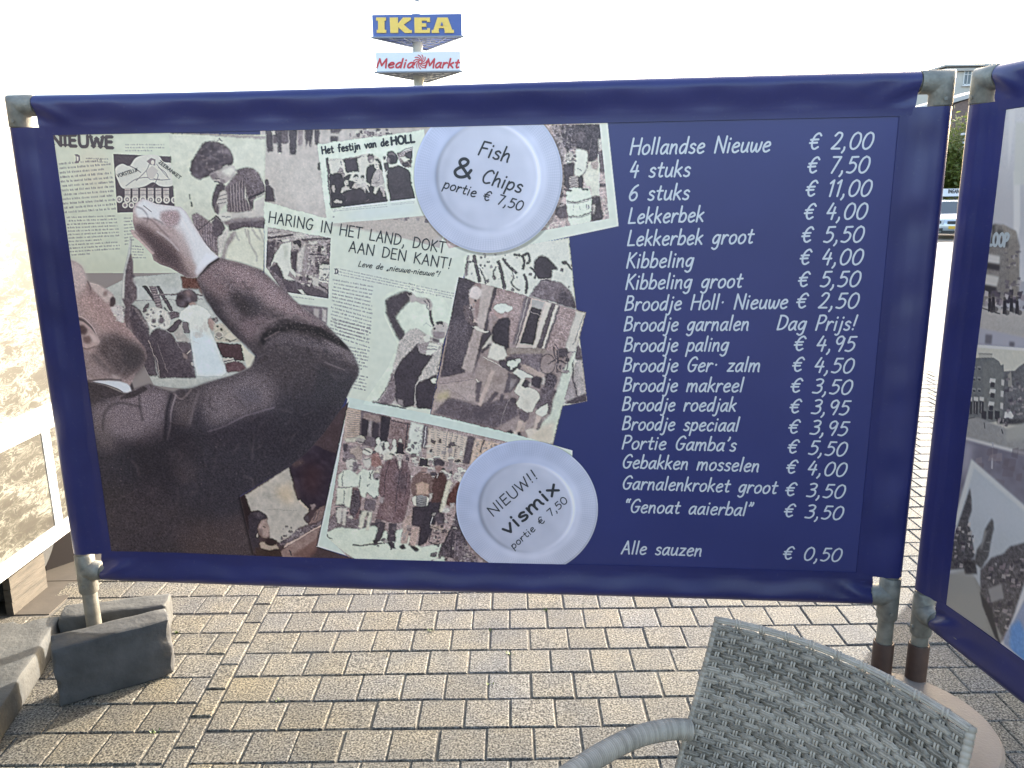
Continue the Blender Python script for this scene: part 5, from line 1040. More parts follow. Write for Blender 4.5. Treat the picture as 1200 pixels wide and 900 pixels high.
wd = MB(); rw = random.Random(3)
for wx, wy in ((507,739),(574,739),(454,769),(597,766),(574,802),(207,741),(182,858),(152,680),(640,715),(330,820)):
    q = ground(wx, wy)
    for _ in range(14):
        a_ = rw.uniform(0,6.28); ln = rw.uniform(.006,.014); b_ = Vector((q.x+rw.gauss(0,.006), q.y+rw.gauss(0,.003), -.006)); t1 = b_+Vector((math.cos(a_)*ln*.8, math.sin(a_)*ln*.8, ln)); sd_ = Vector((-math.sin(a_),math.cos(a_),0))*ln*.22
        wd.add([b_-sd_*.4, (b_+t1)/2-sd_, t1, (b_+t1)/2+sd_], [(0,1,2,3)])
tag(obj('joint_weeds', wd, mat('weed_green', (.10,.15,.025), .6)), kind='stuff')

# ------------------------------------------------------------------ kerb stones holding the screen down
STONE = mat('dark_concrete', (.060,.060,.060), .85, var=.32, vscale=11, bump=.7, bscale=55, detail=10)
STONE2 = mat('pale_concrete', (.058,.058,.054), .85, var=.25, vscale=13, bump=.7, bscale=60, detail=10)
def stone(label, corner, other, thick, h, m, z0=0.0, tilt=0.0, seed=0):
    """corner, other: the two ends of the near bottom edge; the stone lies behind that edge"""
    a, b = Vector((*corner,0)), Vector((*other,0)); d = (b-a); L = d.length; d /= L; nrm = Vector((-d.y,d.x,0))
    me = bevel_box((L,thick,h), .008, 2, .0042, 7); c = (a+b)/2+nrm*thick/2
    o = obj('kerb_stone', me, m, None, 35); o.location = (c.x,c.y,h/2+z0); o.rotation_euler = (tilt,0,math.atan2(d.y,d.x))
    tag(o, label, 'kerb stone', 'kerb stones weighing down the left post')
    return o
stone('dark kerb stone standing on edge in front of the left post, with pale worn top', (-1.545,2.350), (-1.226,2.541), .112, .216, STONE)
stone('lower kerb stone with pale top behind the left post', (-1.752,2.734), (-1.374,2.824), .105, .120, STONE2)
o = stone('long flat kerb stone lying at the left edge, sunlit only at its far end', (-1.60,2.02), (-1.772,2.79), .225, .10, STONE2)

# ------------------------------------------------------------------ market trailer with a printed sea on its side
TX = -2.05
def sea_mat():
    m, n, l, b = node_mat('printed_sea'); tc = n.new('ShaderNodeTexCoord')
    mp = n.new('ShaderNodeMapping'); mp.inputs['Scale'].default_value = (1,1.1,3.0); mp.inputs['Rotation'].default_value = (math.radians(24),0,0); l.new(tc.outputs['Object'], mp.inputs[0])
    w = n.new('ShaderNodeTexNoise'); w.inputs['Scale'].default_value = 2.0; w.inputs['Detail'].default_value = 3; w.inputs['Distortion'].default_value = 1.8; l.new(mp.outputs[0], w.inputs['Vector'])
    f = n.new('ShaderNodeTexNoise'); f.inputs['Scale'].default_value = 8; f.inputs['Detail'].default_value = 9; f.inputs['Roughness'].default_value = .68; f.inputs['Distortion'].default_value = 2.6; l.new(mp.outputs[0], f.inputs['Vector'])
    vo = n.new('ShaderNodeTexVoronoi'); vo.feature = 'DISTANCE_TO_EDGE'; vo.inputs['Scale'].default_value = 5.5
    wv = n.new('ShaderNodeMix'); wv.data_type = 'RGBA'; wv.blend_type = 'ADD'; wv.inputs[0].default_value = .45; l.new(mp.outputs[0], wv.inputs[6]); l.new(f.outputs['Color'], wv.inputs[7]); l.new(wv.outputs[2], vo.inputs['Vector'])
    ve = n.new('ShaderNodeMapRange'); ve.inputs[1].default_value = 0; ve.inputs[2].default_value = .16; ve.inputs[3].default_value = .16; ve.inputs[4].default_value = -.05; l.new(vo.outputs[0], ve.inputs[0])
    ad = n.new('ShaderNodeMath'); ad.operation = 'MULTIPLY_ADD'; ad.inputs[1].default_value = .42; l.new(f.outputs['Fac'], ad.inputs[0]); sc = n.new('ShaderNodeMath'); sc.operation = 'MULTIPLY'; sc.inputs[1].default_value = .62; l.new(w.outputs['Fac'], sc.inputs[0]); a3 = n.new('ShaderNodeMath'); l.new(sc.outputs[0], a3.inputs[0]); l.new(ve.outputs[0], a3.inputs[1]); l.new(a3.outputs[0], ad.inputs[2])
    r = n.new('ShaderNodeValToRGB'); cr = r.color_ramp; cr.elements[0].position = .36; cr.elements[0].color = (.020,.016,.010,1); cr.elements[1].position = .66; cr.elements[1].color = (.150,.146,.122,1)
    for p_, c_ in ((.44,(.025,.021,.0135)),(.50,(.031,.028,.018)),(.56,(.041,.038,.026)),(.605,(.066,.063,.047))): q = cr.elements.new(p_); q.color = (*c_,1)
    l.new(ad.outputs[0], r.inputs[0])
    sp = n.new('ShaderNodeSeparateXYZ'); l.new(tc.outputs['Object'], sp.inputs[0]); mr = n.new('ShaderNodeMapRange'); mr.inputs[1].default_value = 1.85; mr.inputs[2].default_value = 2.3; l.new(sp.outputs[2], mr.inputs[0])
    mx = n.new('ShaderNodeMix'); mx.data_type = 'RGBA'; l.new(mr.outputs[0], mx.inputs[0]); l.new(r.outputs[0], mx.inputs[6]); mx.inputs[7].default_value = (.095,.093,.084,1)
    l.new(mx.outputs[2], b.inputs['Base Color']); b.inputs['Roughness'].default_value = .5
    return m
tr = thing('market_trailer', 'market trailer at the left edge, its side printed with pale sea waves and white rails', 'trailer', (0,0,0))
WHITE = mat('white_paint', (.55,.55,.53), .45); DARK = mat('chassis_shade_dark', (.028,.022,.020), .8)
ya, yb = -1.2, 3.415
mb = MB(); mb.box((TX-1.13,(ya+yb)/2,1.20), (2.2,yb-ya-.02,1.96)); obj('body', mb, mat('pale_trailer_wall', (.40,.40,.38), .5), tr)
mb = MB(); mb.box((TX-.014,(ya+yb)/2,1.499), (.026,yb-ya,1.378)); SEA = sea_mat(); obj('printed_panel', mb, SEA, tr)
mb = MB(); mb.box((TX-.014,(ya+yb)/2,.482), (.026,yb-ya,.43)); obj('lower_printed_panel', mb, SEA, tr)
mb = MB(); mb.box((TX-.020,(ya+yb)/2,.754), (.05,yb-ya+.004,.108)); obj('white_rail', mb, WHITE, tr)
mb = MB(); mb.box((TX-.017,(ya+yb)/2,.232), (.046,yb-ya+.004,.066)); obj('bottom_trim', mb, WHITE, tr)
for y in (3.316, 2.2, 1.1): mb = MB(); mb.box((TX-.010,y,.482), (.026,.058,.432)); obj('white_post', mb, WHITE, tr)
mb = MB(); mb.box((TX-1.13,(ya+yb)/2,2.205), (2.22,yb-ya-.01,.05)); obj('roof', mb, WHITE, tr)
mb = MB(); mb.box((TX-.75,(ya+yb)/2,.175), (1.2,yb-ya-.1,.06)); mb.box((TX-.42,(ya+yb)/2,.09), (.03,yb-ya-.2,.17)); mb.prism([(-2.183,3.385,0),(-2.03,3.58,0),(-2.35,3.85,0),(-2.65,3.5,0)], (0,0,0), (0,0,.23)); obj('chassis_shade_fill', mb, DARK, tr)  # underfloor, with skirt and wedge added as dark stand-ins for shade beneath
wm = MB(); c = (TX-.17,3.165,.312); prof = [(.16,-.085),(.20,-.09),(.285,-.088),(.305,-.07),(.312,-.03),(.312,.03),(.305,.07),(.285,.088),(.20,.09),(.16,.085)]
tm = MB(); tm.lathe(prof, (0,0,0), 48); wh = obj('wheel', tm, mat('tyre_rubber', (.03,.03,.03), .75, bump=.3, bscale=70), tr, 35); wh.location = c; wh.rotation_euler = (0,math.pi/2,0)
rm = MB(); rm.lathe([(.05,-.06),(.12,-.055),(.155,-.08),(.16,-.08),(.16,.08),(.155,.08),(.12,.055),(.05,.06)], (0,0,0), 32); obj('rim', rm, M['galv'], wh, 35)
PLANK = mat('weathered_board', (.062,.052,.039), .8, var=.30, vscale=7, bump=.5, bscale=24, stretch=(1,1.2,9), detail=9)
sk = MB()
for i in range(3): sk.box((TX-.05+.002*i,3.10,.028+.056*i), (.03,.245,.0535))
obj('timber_skirting', sk, PLANK, tr)
# ------------------------------------------------------------------ old town photographs on the right hand screen
s_hi = max(pm2(1199,806)[0], pm2(1199,128)[0])+.25
cv = Canvas(pm2, .095, W2-.10, ZB2+.085, ZT2-.095, 420, (150,148,150)); cv.Wd = W2; cv.ppx = 420/343; cv.gk = .6; cv.al[:] = 1
p, e, l, c = mk(cv)
p('Z',[1090,90,1400,90,1400,330,1120,330],(204,203,198),g=3); p('Z',[1120,200,1400,200,1400,300,1120,300],(176,174,170),30,.9)
p('Y',[1095,470,1140,465,1140,520,1090,900],(214,213,206),6,.8); p('V',[480,0,510,0,510,240,498,300,480,300],(208,206,196),2); p('Y',[1145,560,1400,560,1400,1000,1130,1000],(198,198,184),6,.8)
p('X',[-60,-600,600,-600,600,130,100,20,-60,-40],(196,194,186),60,.3)
# corner building with the big sign
p('V',[395,232,432,238,490,268,508,330,500,420,505,480,490,560,440,590,340,600,330,540,370,300],(128,122,112),2,1,g=8); p('V',[430,238,492,268,506,400,500,560,470,560,440,300],(146,138,124),3,1,g=8)
p('V',[382,240,398,236,398,280,388,284],(80,76,70),2); p('V',[408,258,432,262,430,288,408,284],(84,80,74),2); p('V',[340,290,456,298,457,338,350,330],(92,86,80),2); 
p('V',[360,364,420,376,416,412,362,402],(196,192,180),2); p('V',[350,404,420,414,416,440,350,430],(66,62,60),3); p('V',[345,452,416,466,404,512,348,500],(192,188,174),3); p('V',[340,500,404,512,400,550,340,540],(64,60,58),4)
for i in range(16): l('V',[448+i*3,300,462+i*3,560],1.5,(96,92,84),.5)
scribble('V',330,520,540,610,46,(54,60,90,140,180),8,30,.8); scribble('V',440,340,500,520,24,(84,96,170),6,20,.6)
p('V',[320,590,700,640,700,780,310,700],(176,170,158),4,1,g=4); l('V',[330,600,420,630],4,(70,66,62)); p('V',[300,680,700,740,700,700,525,700],(160,155,144),8,.8)
for x,y in ((375,590),(390,585),(440,600),(470,590),(495,600)): p('V',[x-6,y-30,x+6,y-30,x+9,y+30,x-9,y+30],(56,52,52),1); e('V',x,y-38,6,8,(90,84,78),1); e('V',x+10,y+24,12,12,(80,76,72),1,.7)
# lower border, then the photo of the street corner
p('X',[80,20,600,130,600,200,70,150],(168,166,168),4); p('X',[160,75,212,80,205,150,155,145],(112,108,110),4); p('X',[340,130,380,135,375,170,338,165],(104,100,102),4)
p('X',[60,150,600,190,600,1050,-60,890,-60,200],(206,204,194),2); p('X',[58,172,600,212,600,930,-60,820],(200,196,176),2,1,g=3)
p('X',[-60,290,60,255,160,248,222,252,262,280,275,310,296,300,298,352,292,720,180,742,-60,690],(112,113,108),2,1,g=6); p('X',[140,300,215,260,262,290,290,360,290,720,210,740,140,660],(122,122,114),5,.8,g=6)
p('X',[108,215,212,218,212,250,110,252],(176,172,156),2); l('X',[110,222,212,226],4,(120,116,108)); p('X',[296,355,380,350,410,320,440,300,520,250,600,330,600,720,290,740],(106,105,102),2,1,g=10); p('X',[330,380,352,350,360,470,330,470],(150,146,134),2)
for y in (315,395,480): 
    for x in (60,100): p('X',[x,y,x+26,y+4,x+26,y+34,x,y+30],(150,150,142),1); p('X',[x+4,y+12,x+24,y+15,x+24,y+32,x+4,y+28],(70,70,70),1)
for x,y in ((196,405),(196,485),(186,580)): p('X',[x,y,x+42,y+6,x+36,y+40,x-8,y+36],(196,194,182),1); p('X',[x+4,y+30,x+34,y+34,x+30,y+70,x,y+66],(70,68,68),2)
for x,y in ((280,415),(275,500),(272,590)): p('X',[x,y,x+22,y+4,x+18,y+50,x-2,y+44],(186,184,172),2)
for x in range(28,130,44): p('X',[x,545,x+34,550,x+32,580,x,574],(190,188,176),1); p('X',[x,578,x+32,584,x+30,680,x-2,670],(66,64,64),2); l('X',[x+14,584,x+12,670],5,(150,148,140))
for x in range(130,280,50): p('X',[x,650,x+38,656,x+34,720,x,712],(66,64,64),2)
p('X',[305,660,350,655,372,690,360,712,298,705],(206,204,192),2); p('X',[240,680,300,720,420,715,600,700,600,770,250,750],(70,68,66),4,1,g=16)
scribble('X',300,400,600,680,70,(70,78,130,170),8,30,.6); scribble('X',230,700,330,770,14,(160,180,70),8,24,.7)
p('X',[-60,690,120,705,250,762,330,790,450,745,600,720,600,1000,-60,830],(152,150,142),3,1,g=4); l('X',[10,715,80,700],8,(90,88,84),.8,1); l('X',[150,740,155,785],7,(80,78,76)); l('X',[280,790,290,825],9,(80,78,76)); p('X',[320,780,450,745,600,730,600,850,310,880],(172,170,156),8,.8)
# grey band, then the church street
p('W',[60,190,330,262,330,460,40,460],(120,116,122),2,1,g=4,gs=2); p('W',[118,210,150,220,140,280,110,330],(176,172,178),10,.7); l('W',[203,215,200,290],5,(170,168,168)); scribble('W',150,230,300,320,20,(96,104,140),10,40,.5)
p('W',[142,262,300,402,340,440,340,900,205,812,30,664],(204,206,196),1,1,g=2)
p('W',[150,288,300,420,340,460,340,880,206,792,44,650],(184,189,186),1,1,g=2); p('W',[150,290,340,460,340,520,150,420],(192,196,196),30,.6)
p('W',[150,600,205,700,262,850,206,800,40,655,70,590],(150,149,138),2,1,g=3); p('W',[50,600,140,570,200,800,120,730,40,655],(158,157,146),4,.9)
p('W',[68,545,100,460,138,345,142,380,142,410,132,440,140,470,150,540,120,575,60,580],(86,84,82),1.5,1,g=14); scribble('W',75,440,145,570,44,(60,120,170,190),4,12,.7)
p('W',[150,545,156,520,172,500,180,462,190,445,199,432,203,440,204,462,198,485,188,540,168,575,150,560],(92,90,86),1,1,g=10); p('W',[178,466,186,470,170,520,164,520],(150,148,140),1.5,.8); l('W',[182,500,200,500],2,(150,148,140),.7); l('W',[174,525,194,526],2,(150,148,140),.7)
p('W',[165,580,196,545,232,532,250,512,296,500,340,480,340,820,230,780,165,640],(94,90,88),1.5,1,g=16); scribble('W',180,540,330,780,90,(56,66,130,160,180),4,16,.7)
p('W',[186,632,225,618,232,660,196,672],(150,148,142),2); p('W',[163,640,196,690,215,770,226,800,205,770,170,680],(58,56,56),2); p('W',[116,555,150,548,156,590,122,590],(70,68,66),2,1,g=12)
# last clipping with a blue figure
p('W',[204,808,232,776,262,700,296,600,340,520,340,560,300,650,250,760,232,800],(206,206,200),1); p('W',[232,770,262,720,300,650,340,600,340,960,230,820],(150,160,178),1,1,g=4); p('W',[246,790,252,740,276,720,292,760,292,860,262,830],(104,150,200),3,1,g=6); p('W',[205,806,228,786,340,880,340,940],(204,204,198),1)
cv.newsprint(X('W',222,796,300,850,300,866,214,806),3,110,.7,1,False)
_pm = cv.pm; cv.pm = lambda x, y: (x, y)                     # the rest of this screen, in its own metres
R4 = random.Random(9)
for (sa, sb, za, zb_) in ((s_hi+.12, W2-.16, 1.22, 1.84),(s_hi+.06, W2-.30, .48, 1.10)):
    c(); p('Z',[sa,za,sb,za+.03,sb,zb_,sa,zb_-.03],(206,205,196)); a0, a1, b0, b1 = sa+.03, sb-.03, za+.05, zb_-.05
    p('Z',[a0,b0,a1,b0,a1,b1,a0,b1],(188,188,180),0,1,4); hz_ = b0+(b1-b0)*.3; xx = a0
    while xx < a1-.05:
        w_ = R4.uniform(.08,.2); x2 = min(a1, xx+w_); h_ = R4.uniform(.18,.42); t_0 = R4.choice((92,110,126,140)); p('Z',[xx,hz_,x2,hz_,x2,hz_+h_,(xx+x2)/2,hz_+h_+R4.uniform(0,.08),xx,hz_+h_],t_0,0,1,10)
        for k_ in range(3):
            for q_ in range(2): u0 = xx+(x2-xx)*(.18+.42*q_); v0 = hz_+.05+k_*.1; p('Z',[u0,v0,u0+(x2-xx)*.2,v0,u0+(x2-xx)*.2,v0+.05,u0,v0+.05],R4.choice((60,70,180)),0,.8)
        xx = x2
    p('Z',[a0,b0,a1,b0,a1,hz_,a0,hz_+.01],(158,155,146),0,1,5)
cv.pm = _pm
cv.sharpen(1.5,.5)
obj('town_photographs', cv.mesh('town_photographs', place2, .0016, PK), M['printed'], scr2, 180)
lw = Lettering(); lw.write('LOOP', pm2(1158.5,287.6), pm2(1181,288.6), .034, .0085, 0, place2, .0022, True, 0, 0)
obj('shop_sign_lettering', lw.mb, mat('grey_ink', (.50,.48,.44), .5), scr2)

# ------------------------------------------------------------------ beyond the screens: sign pylon, buildings, tree, cars
DP = 100.0
py = thing('sign_pylon', 'tall pylon with a blue sign with yellow letters above a white and red one', 'sign pylon', (at(491,97,DP+3.4).x, DP+3.4, 0))
base = Vector(py.location)
def loc(v): return v-base
BLUEP = mat('blue_sign_face', (.075,.125,.36), .4); YEL = mat('yellow_letters', (.85,.58,.12), .4); WHT = mat('white_sign_face', (.72,.74,.76), .4); REDL = mat('red_letters', (.52,.035,.05), .4); STEEL = mat('grey_steel', (.32,.33,.33), .5, .3); UND = mat('underside_frame', (.26,.28,.32), .6)
mb = MB(); ztop = at(490,17,DP+3.4).z; mb.lathe([(.66,0),(.66,ztop*.6),(.60,ztop)], (0,0,0), 28); obj('pole', mb, mat('pale_pole', (.46,.47,.44), .5, var=.06, vscale=.6), py, 40)
def tri_sign(x0, yt0, x1, yb1, ap, nm, m, edge):
    A = loc(at(x0,yt0,DP)); B = loc(at(x1,yt0,DP)); Ab = loc(at(x0,yb1,DP)); Z0, Z1 = Ab.z, A.z
    Cp = Vector((loc(at(ap,yb1,DP)).x, 8.4, 0)); tri = [(A.x,A.y),(B.x,A.y),(Cp.x,A.y+8.4)]
    mb = MB(); r = .35
    rnd = []
    for i in range(3):
        a, b_, c_ = Vector(tri[i-1]), Vector(tri[i]), Vector(tri[(i+1)%3]); u = (a-b_).normalized(); w = (c_-b_).normalized()
        rnd += [b_+u*r, b_+(u+w)*r*.3, b_+w*r]
    mb.prism([(q[0],q[1],Z0) for q in rnd], (0,0,0), (0,0,Z1-Z0)); sgn = obj(nm, mb, m, py, 30)
    mb = MB()
    for i in range(3):
        a, b_ = Vector(tri[i]), Vector(tri[(i+1)%3]); mb.tube([(a.x,a.y,Z0-.06),(b_.x,b_.y,Z0-.06)], .11, 8)
        for k in range(1,6):
            q = a.lerp(b_,k/6); mb.tube([(q.x,q.y,Z0-.05),(tri[(i+2)%3][0]*.5+q.x*.5,tri[(i+2)%3][1]*.5+q.y*.5,Z0-.05)], .06, 6)
    obj('underside_truss', mb, UND, sgn, 40)
    return A, B, Z0, Z1, sgn
A, B, Z0, Z1, sg = tri_sign(434,17.4,542.4,43.4,491,'upper_sign',BLUEP,None)
def px2(x, y): q = loc(at(x,y,DP)); return (q.x, q.z)
def blocks(polys, m, nm, parent, yf):
    mb = MB()
    for q in polys: mb.prism([(px2(*v)[0], A.y+yf, px2(*v)[1]) for v in q], (0,0,0), (0,-.14,0))
    return obj(nm, mb, m, parent, 30)
cz = lambda *q: [(400+q[i]/5, q[i+1]/5) for i in range(0,len(q),2)]
blocks([cz(205,104,262,104,262,122,254,122,254,176,264,176,264,194,208,194,208,176,216,176,216,122,205,122)], YEL, 'sign_letter', sg, -.002)
blocks([cz(284,104,332,104,332,140,362,104,408,104,408,116,366,146,404,178,414,178,414,194,372,194,334,160,334,194,288,194)], YEL, 'sign_letter', sg, -.002)
blocks([cz(428,104,520,104,520,130,502,130,502,122,472,122,472,138,498,138,498,158,472,158,472,176,504,176,504,166,520,166,520,194,430,194)], YEL, 'sign_letter', sg, -.002)
lA = cz(564,104,624,104,650,176,660,176,660,194,606,194,606,178,602,166,574,166,570,178,574,194,530,194,530,178,540,176)
mbA = blocks([lA], YEL, 'sign_letter', sg, -.002)
blocks([cz(582,152,598,152,590,130)], BLUEP, 'letter_counter', sg, -.146)
mb = MB(); qx = loc(at(490,10,DP+3.4)); mb.tube([(qx.x,0,ztop-.2),(qx.x,0,ztop+1.6)], .05, 8); mb.box((qx.x-.1,0,ztop+1.75), (.5,.3,.5)); mb.tube([(qx.x-.15,0,ztop+1.9),(qx.x+.2,0,ztop+1.4)], .09, 8); obj('mast_lamp', mb, STEEL, py, 40)
A, B, Z0, Z1, sg2 = tri_sign(438.3,61.4,541,84.2,492,'lower_sign',WHT,None)
yfront = A.y-.03
plc = lambda x, z, lift: (x, yfront-lift*30, z)
ml = Lettering(); ml.write('Media', px2(441,79.4), px2(484,79.4), .98*1.0, .20, .28, plc); ml.write('Markt', px2(498,79.4), px2(537,79.4), .98, .20, .28, plc)
obj('sign_lettering', ml.mb, REDL, sg2)
ms = Lettering(); cx, cz_ = px2(492.6,72.6)
for k in range(11):
    a0 = 2*math.pi*k/11; ms.raw(np.array([(cx+.80*f_*math.cos(a0+f_*1.3), cz_+.80*f_*math.sin(a0+f_*1.3)) for f_ in (.22,.5,.78,1.0)]).ravel(), .11, plc)
obj('spiral_emblem', ms.mb, REDL, sg2)

YB = 62.0
pb1 = at(1106,74,70); 
bd = thing('office_building', 'pale beige building with cornice and tall windows seen between the two screens', 'building', (at(1200,150,74).x, 74, 0)); bb = Vector(bd.location)
xL = at(1109,100,68).x; ztp = at(1110,75,68).z; WALL = mat('beige_render', (.50,.48,.43), .85, var=.06, vscale=1.2)
wB, dB = 26.0, 12.0; mb = MB(); mb.box((xL+wB/2-bb.x, 0, ztp/2-.3), (wB,dB,ztp-.6)); obj('wall', mb, WALL, bd)
mb = MB(); mb.box((xL+wB/2-bb.x,0,ztp-.45), (wB+.5,dB+.5,.22)); mb.box((xL+wB/2-bb.x,0,ztp-.15), (wB+.9,dB+.9,.16)); obj('cornice', mb, mat('pale_stone',(.46,.45,.42),.8), bd)
GL = mat('window_glass', (.10,.13,.16), .12, spec=.6); FRM = mat('white_frame', (.7,.7,.68), .5)
zw0 = at(1133.5,90.5,68).z
for fz in (zw0, zw0-2.9, zw0-5.8, zw0-8.7):
    for i in range(12):
        xw = at(1133.5,90,68).x-bb.x+i*1.9; 
        if fz < 1.2: continue
        mb = MB()
        for q in ((-.62,0,.1,2.1),(.62,0,.1,2.1),(0,0,.07,2.1),(0,1.0,1.34,.1),(0,-1.0,1.34,.1),(0,.35,1.2,.07)): mb.box((xw+q[0]*.46,-dB/2-.03,fz+q[1]*.56), (q[2]*.5,.10,q[3]*.56))
        wf = obj('window', mb, FRM, bd); mb = MB(); mb.box((xw,-dB/2-.012,fz), (.55,.04,1.09)); obj('pane', mb, GL, wf); mb = MB(); mb.box((xw,-dB/2-.08,fz-.66), (.76,.22,.09)); obj('sill', mb, FRM, wf)
hs = thing('brick_house', 'brown brick building with sloping roof edge in front of the pale one', 'building', (at(1180,180,58).x, 58, 0)); hb = Vector(hs.location)
x0 = at(1104,150,54).x-hb.x; zz1 = at(1116,122,54).z; zz2 = at(1178,103,54).z; x1 = x0+18
xs_ = at(1118,120,54).x-hb.x; xm_ = at(1178,103,54).x-hb.x
prof = [(x0,-4,0),(x1,-4,0),(x1,-4,zz2+1.5),(xm_,-4,zz2),(xs_,-4,zz1),(x0,-4,zz1-1.4)]
mb = MB(); mb.prism(prof, (0,0,0), (0,8,0)); obj('wall', mb, mat('brown_brick', (.20,.14,.12), .85, var=.2, vscale=6), hs)
mb = MB(); mb.prism([(xs_-.3,-4.2,zz1+.02),(xm_,-4.2,zz2+.02),(x1+.2,-4.2,zz2+1.52),(x1+.2,-4.2,zz2+1.8),(xm_,-4.2,zz2+.3),(xs_-.3,-4.2,zz1+.3)], (0,0,0), (0,8.4,0)); mb.prism([(x0-.3,-4.2,zz1-1.6),(xs_-.3,-4.2,zz1+.02),(xs_-.3,-4.2,zz1+.3),(x0-.3,-4.2,zz1-1.3)], (0,0,0), (0,8.4,0)); obj('roof_edge', mb, mat('pale_flashing',(.5,.48,.46),.6), hs)
for i in range(3):
    for zq in (4.6,): 
        mb = MB(); mb.box((x0+2.2+i*4.2,-4.05,zq), (1.5,.12,1.4)); wf = obj('window', mb, FRM, hs); mb = MB(); mb.box((x0+2.2+i*4.2,-4.12,zq), (1.3,.04,1.2)); obj('pane', mb, GL, wf)
mb = MB(); mb.box((x0+9,-4.06,1.6), (17.6,.14,2.8)); obj('shop_front', mb, mat('dark_shopfront', (.07,.07,.068), .5), hs)
# leafy tree
def tree(label, x, y, h, r, seed, zlow):
    R = random.Random(seed); t = thing('broadleaf_tree', label, 'tree', (x,y,0), 0, 'trees before the buildings'); 
    mb = MB(); mb.tube([(0,0,0),(.05,.02,h*.3),(-.03,.05,h*.55),(.05,0,h*.8)], .2, 10, True, [.22,.17,.12,.05])
    for k in range(9):
        a = R.uniform(0,6.28); z0 = h*R.uniform(.25,.6); ln = r*R.uniform(.5,.9); mb.tube([(0,0,z0),(math.cos(a)*ln*.5,math.sin(a)*ln*.5,z0+ln*.35),(math.cos(a)*ln,math.sin(a)*ln,z0+ln*.6)], .05, 6, True, [.08,.05,.02])
    obj('trunk', mb, mat('bark', (.09,.07,.055), .9), t, 60)
    mb = MB(); cl = []
    for _ in range(30):
        a = R.uniform(0,6.28); u = R.uniform(-1,1); q = R.uniform(.45,.95); cl.append(Vector((math.cos(a)*math.sqrt(1-u*u)*r*q, math.sin(a)*math.sqrt(1-u*u)*r*q, (zlow+h)/2+u*(h-zlow)/2*q)))
    for _ in range(5200):
        c_ = R.choice(cl); v = Vector((R.gauss(0,1),R.gauss(0,1),R.gauss(0,1)))*r*.17+c_; sz = R.uniform(.09,.17)
        a = Vector((R.gauss(0,1),R.gauss(0,1),R.gauss(0,1))).normalized(); b_ = a.orthogonal().normalized()*sz*.55; a *= sz
        mb.add([v-a, v+b_, v+a, v-b_], [(0,1,2,3)])
    m_, n_, l_, b__ = node_mat('leaves'); b__.inputs['Base Color'].default_value = (.11,.14,.035,1); b__.inputs['Roughness'].default_value = .5; b__.inputs['Subsurface Weight'].default_value = 0
    tr_ = n_.new('ShaderNodeBsdfTranslucent'); tr_.inputs[0].default_value = (.30,.34,.07,1); ms_ = n_.new('ShaderNodeMixShader'); ms_.inputs[0].default_value = .45; l_.new(b__.outputs[0], ms_.inputs[1]); l_.new(tr_.outputs[0], ms_.inputs[2]); l_.new(ms_.outputs[0], n_['Material Output'].inputs[0])
    obj('crown', mb, m_, t)
q = at(1140,180,49); tree('rounded green tree just right of the gap between the screens', q.x, 49, at(1140,133,49).z, 2.5, 3, 1.7)
q = at(1104,190,50.5); tree('lower dark green tree at the left of the gap between the screens', q.x, 50.5, at(1104,172,50.5).z, 1.9, 4, 1.2)
# entrance sign
YS = 44.0
es = thing('entrance_sign', 'long white entrance sign with dark lettering and an arrow above the parked cars', 'sign', (at(1118,226,YS).x, YS, 0)); eb = Vector(es.location)
zt_, zb_ = at(1118,221,YS).z, at(1118,230,YS).z; xl, xr = at(1098,226,YS).x-eb.x, at(1160,226,YS).x-eb.x
mb = MB(); mb.box(((xl+xr)/2,0,(zt_+zb_)/2), (xr-xl,.16,zt_-zb_)); pn = obj('panel', mb, mat('white_panel',(.74,.75,.80),.5), es)
es_l = Lettering(); pl3 = lambda x, z, lift: (x, -.085-lift*10, z); pz = lambda a, b_: (at(a,b_,YS).x-eb.x, at(a,b_,YS).z)
es_l.write('INGANG', pz(1110,226.3), pz(1126,226.3), .19, .042, 0, pl3); cx, c2 = pz(1129.6,224.6)
t_ = np.linspace(0,6.2832,14); es_l.raw(np.c_[cx+.11*np.cos(t_), c2+.11*np.sin(t_)].ravel(), .03, pl3); es_l.raw([cx-.07,c2,cx+.07,c2], .03, pl3, 0, False); es_l.raw([cx,c2-.07,cx,c2+.07], .03, pl3, 0, False)
obj('lettering', es_l.mb, M['ink_dark'], pn)
mb = MB()
for x in (xl+.3, (xl+xr)/2, xr-.3): mb.tube([(x,0,0),(x,0,zb_+.1)], .05, 8)
obj('sign_post', mb, STEEL, es, 40)
# street lamp arm
lp = thing('street_lamp', 'grey street lamp with a flat horizontal head in front of the tree', 'street lamp', (at(1146,200,40).x, 40, 0)); zl = at(1134,157,40).z
mb = MB(); mb.tube([(0,0,0),(0,0,zl)], .07, 12, True, [.09,.06]); obj('pole', mb, STEEL, lp, 40)
mb = MB(); mb.box((-.48,0,zl), (1.0,.26,.10)); obj('lamp_head', mb, mat('lamp_grey',(.5,.52,.55),.4), lp)
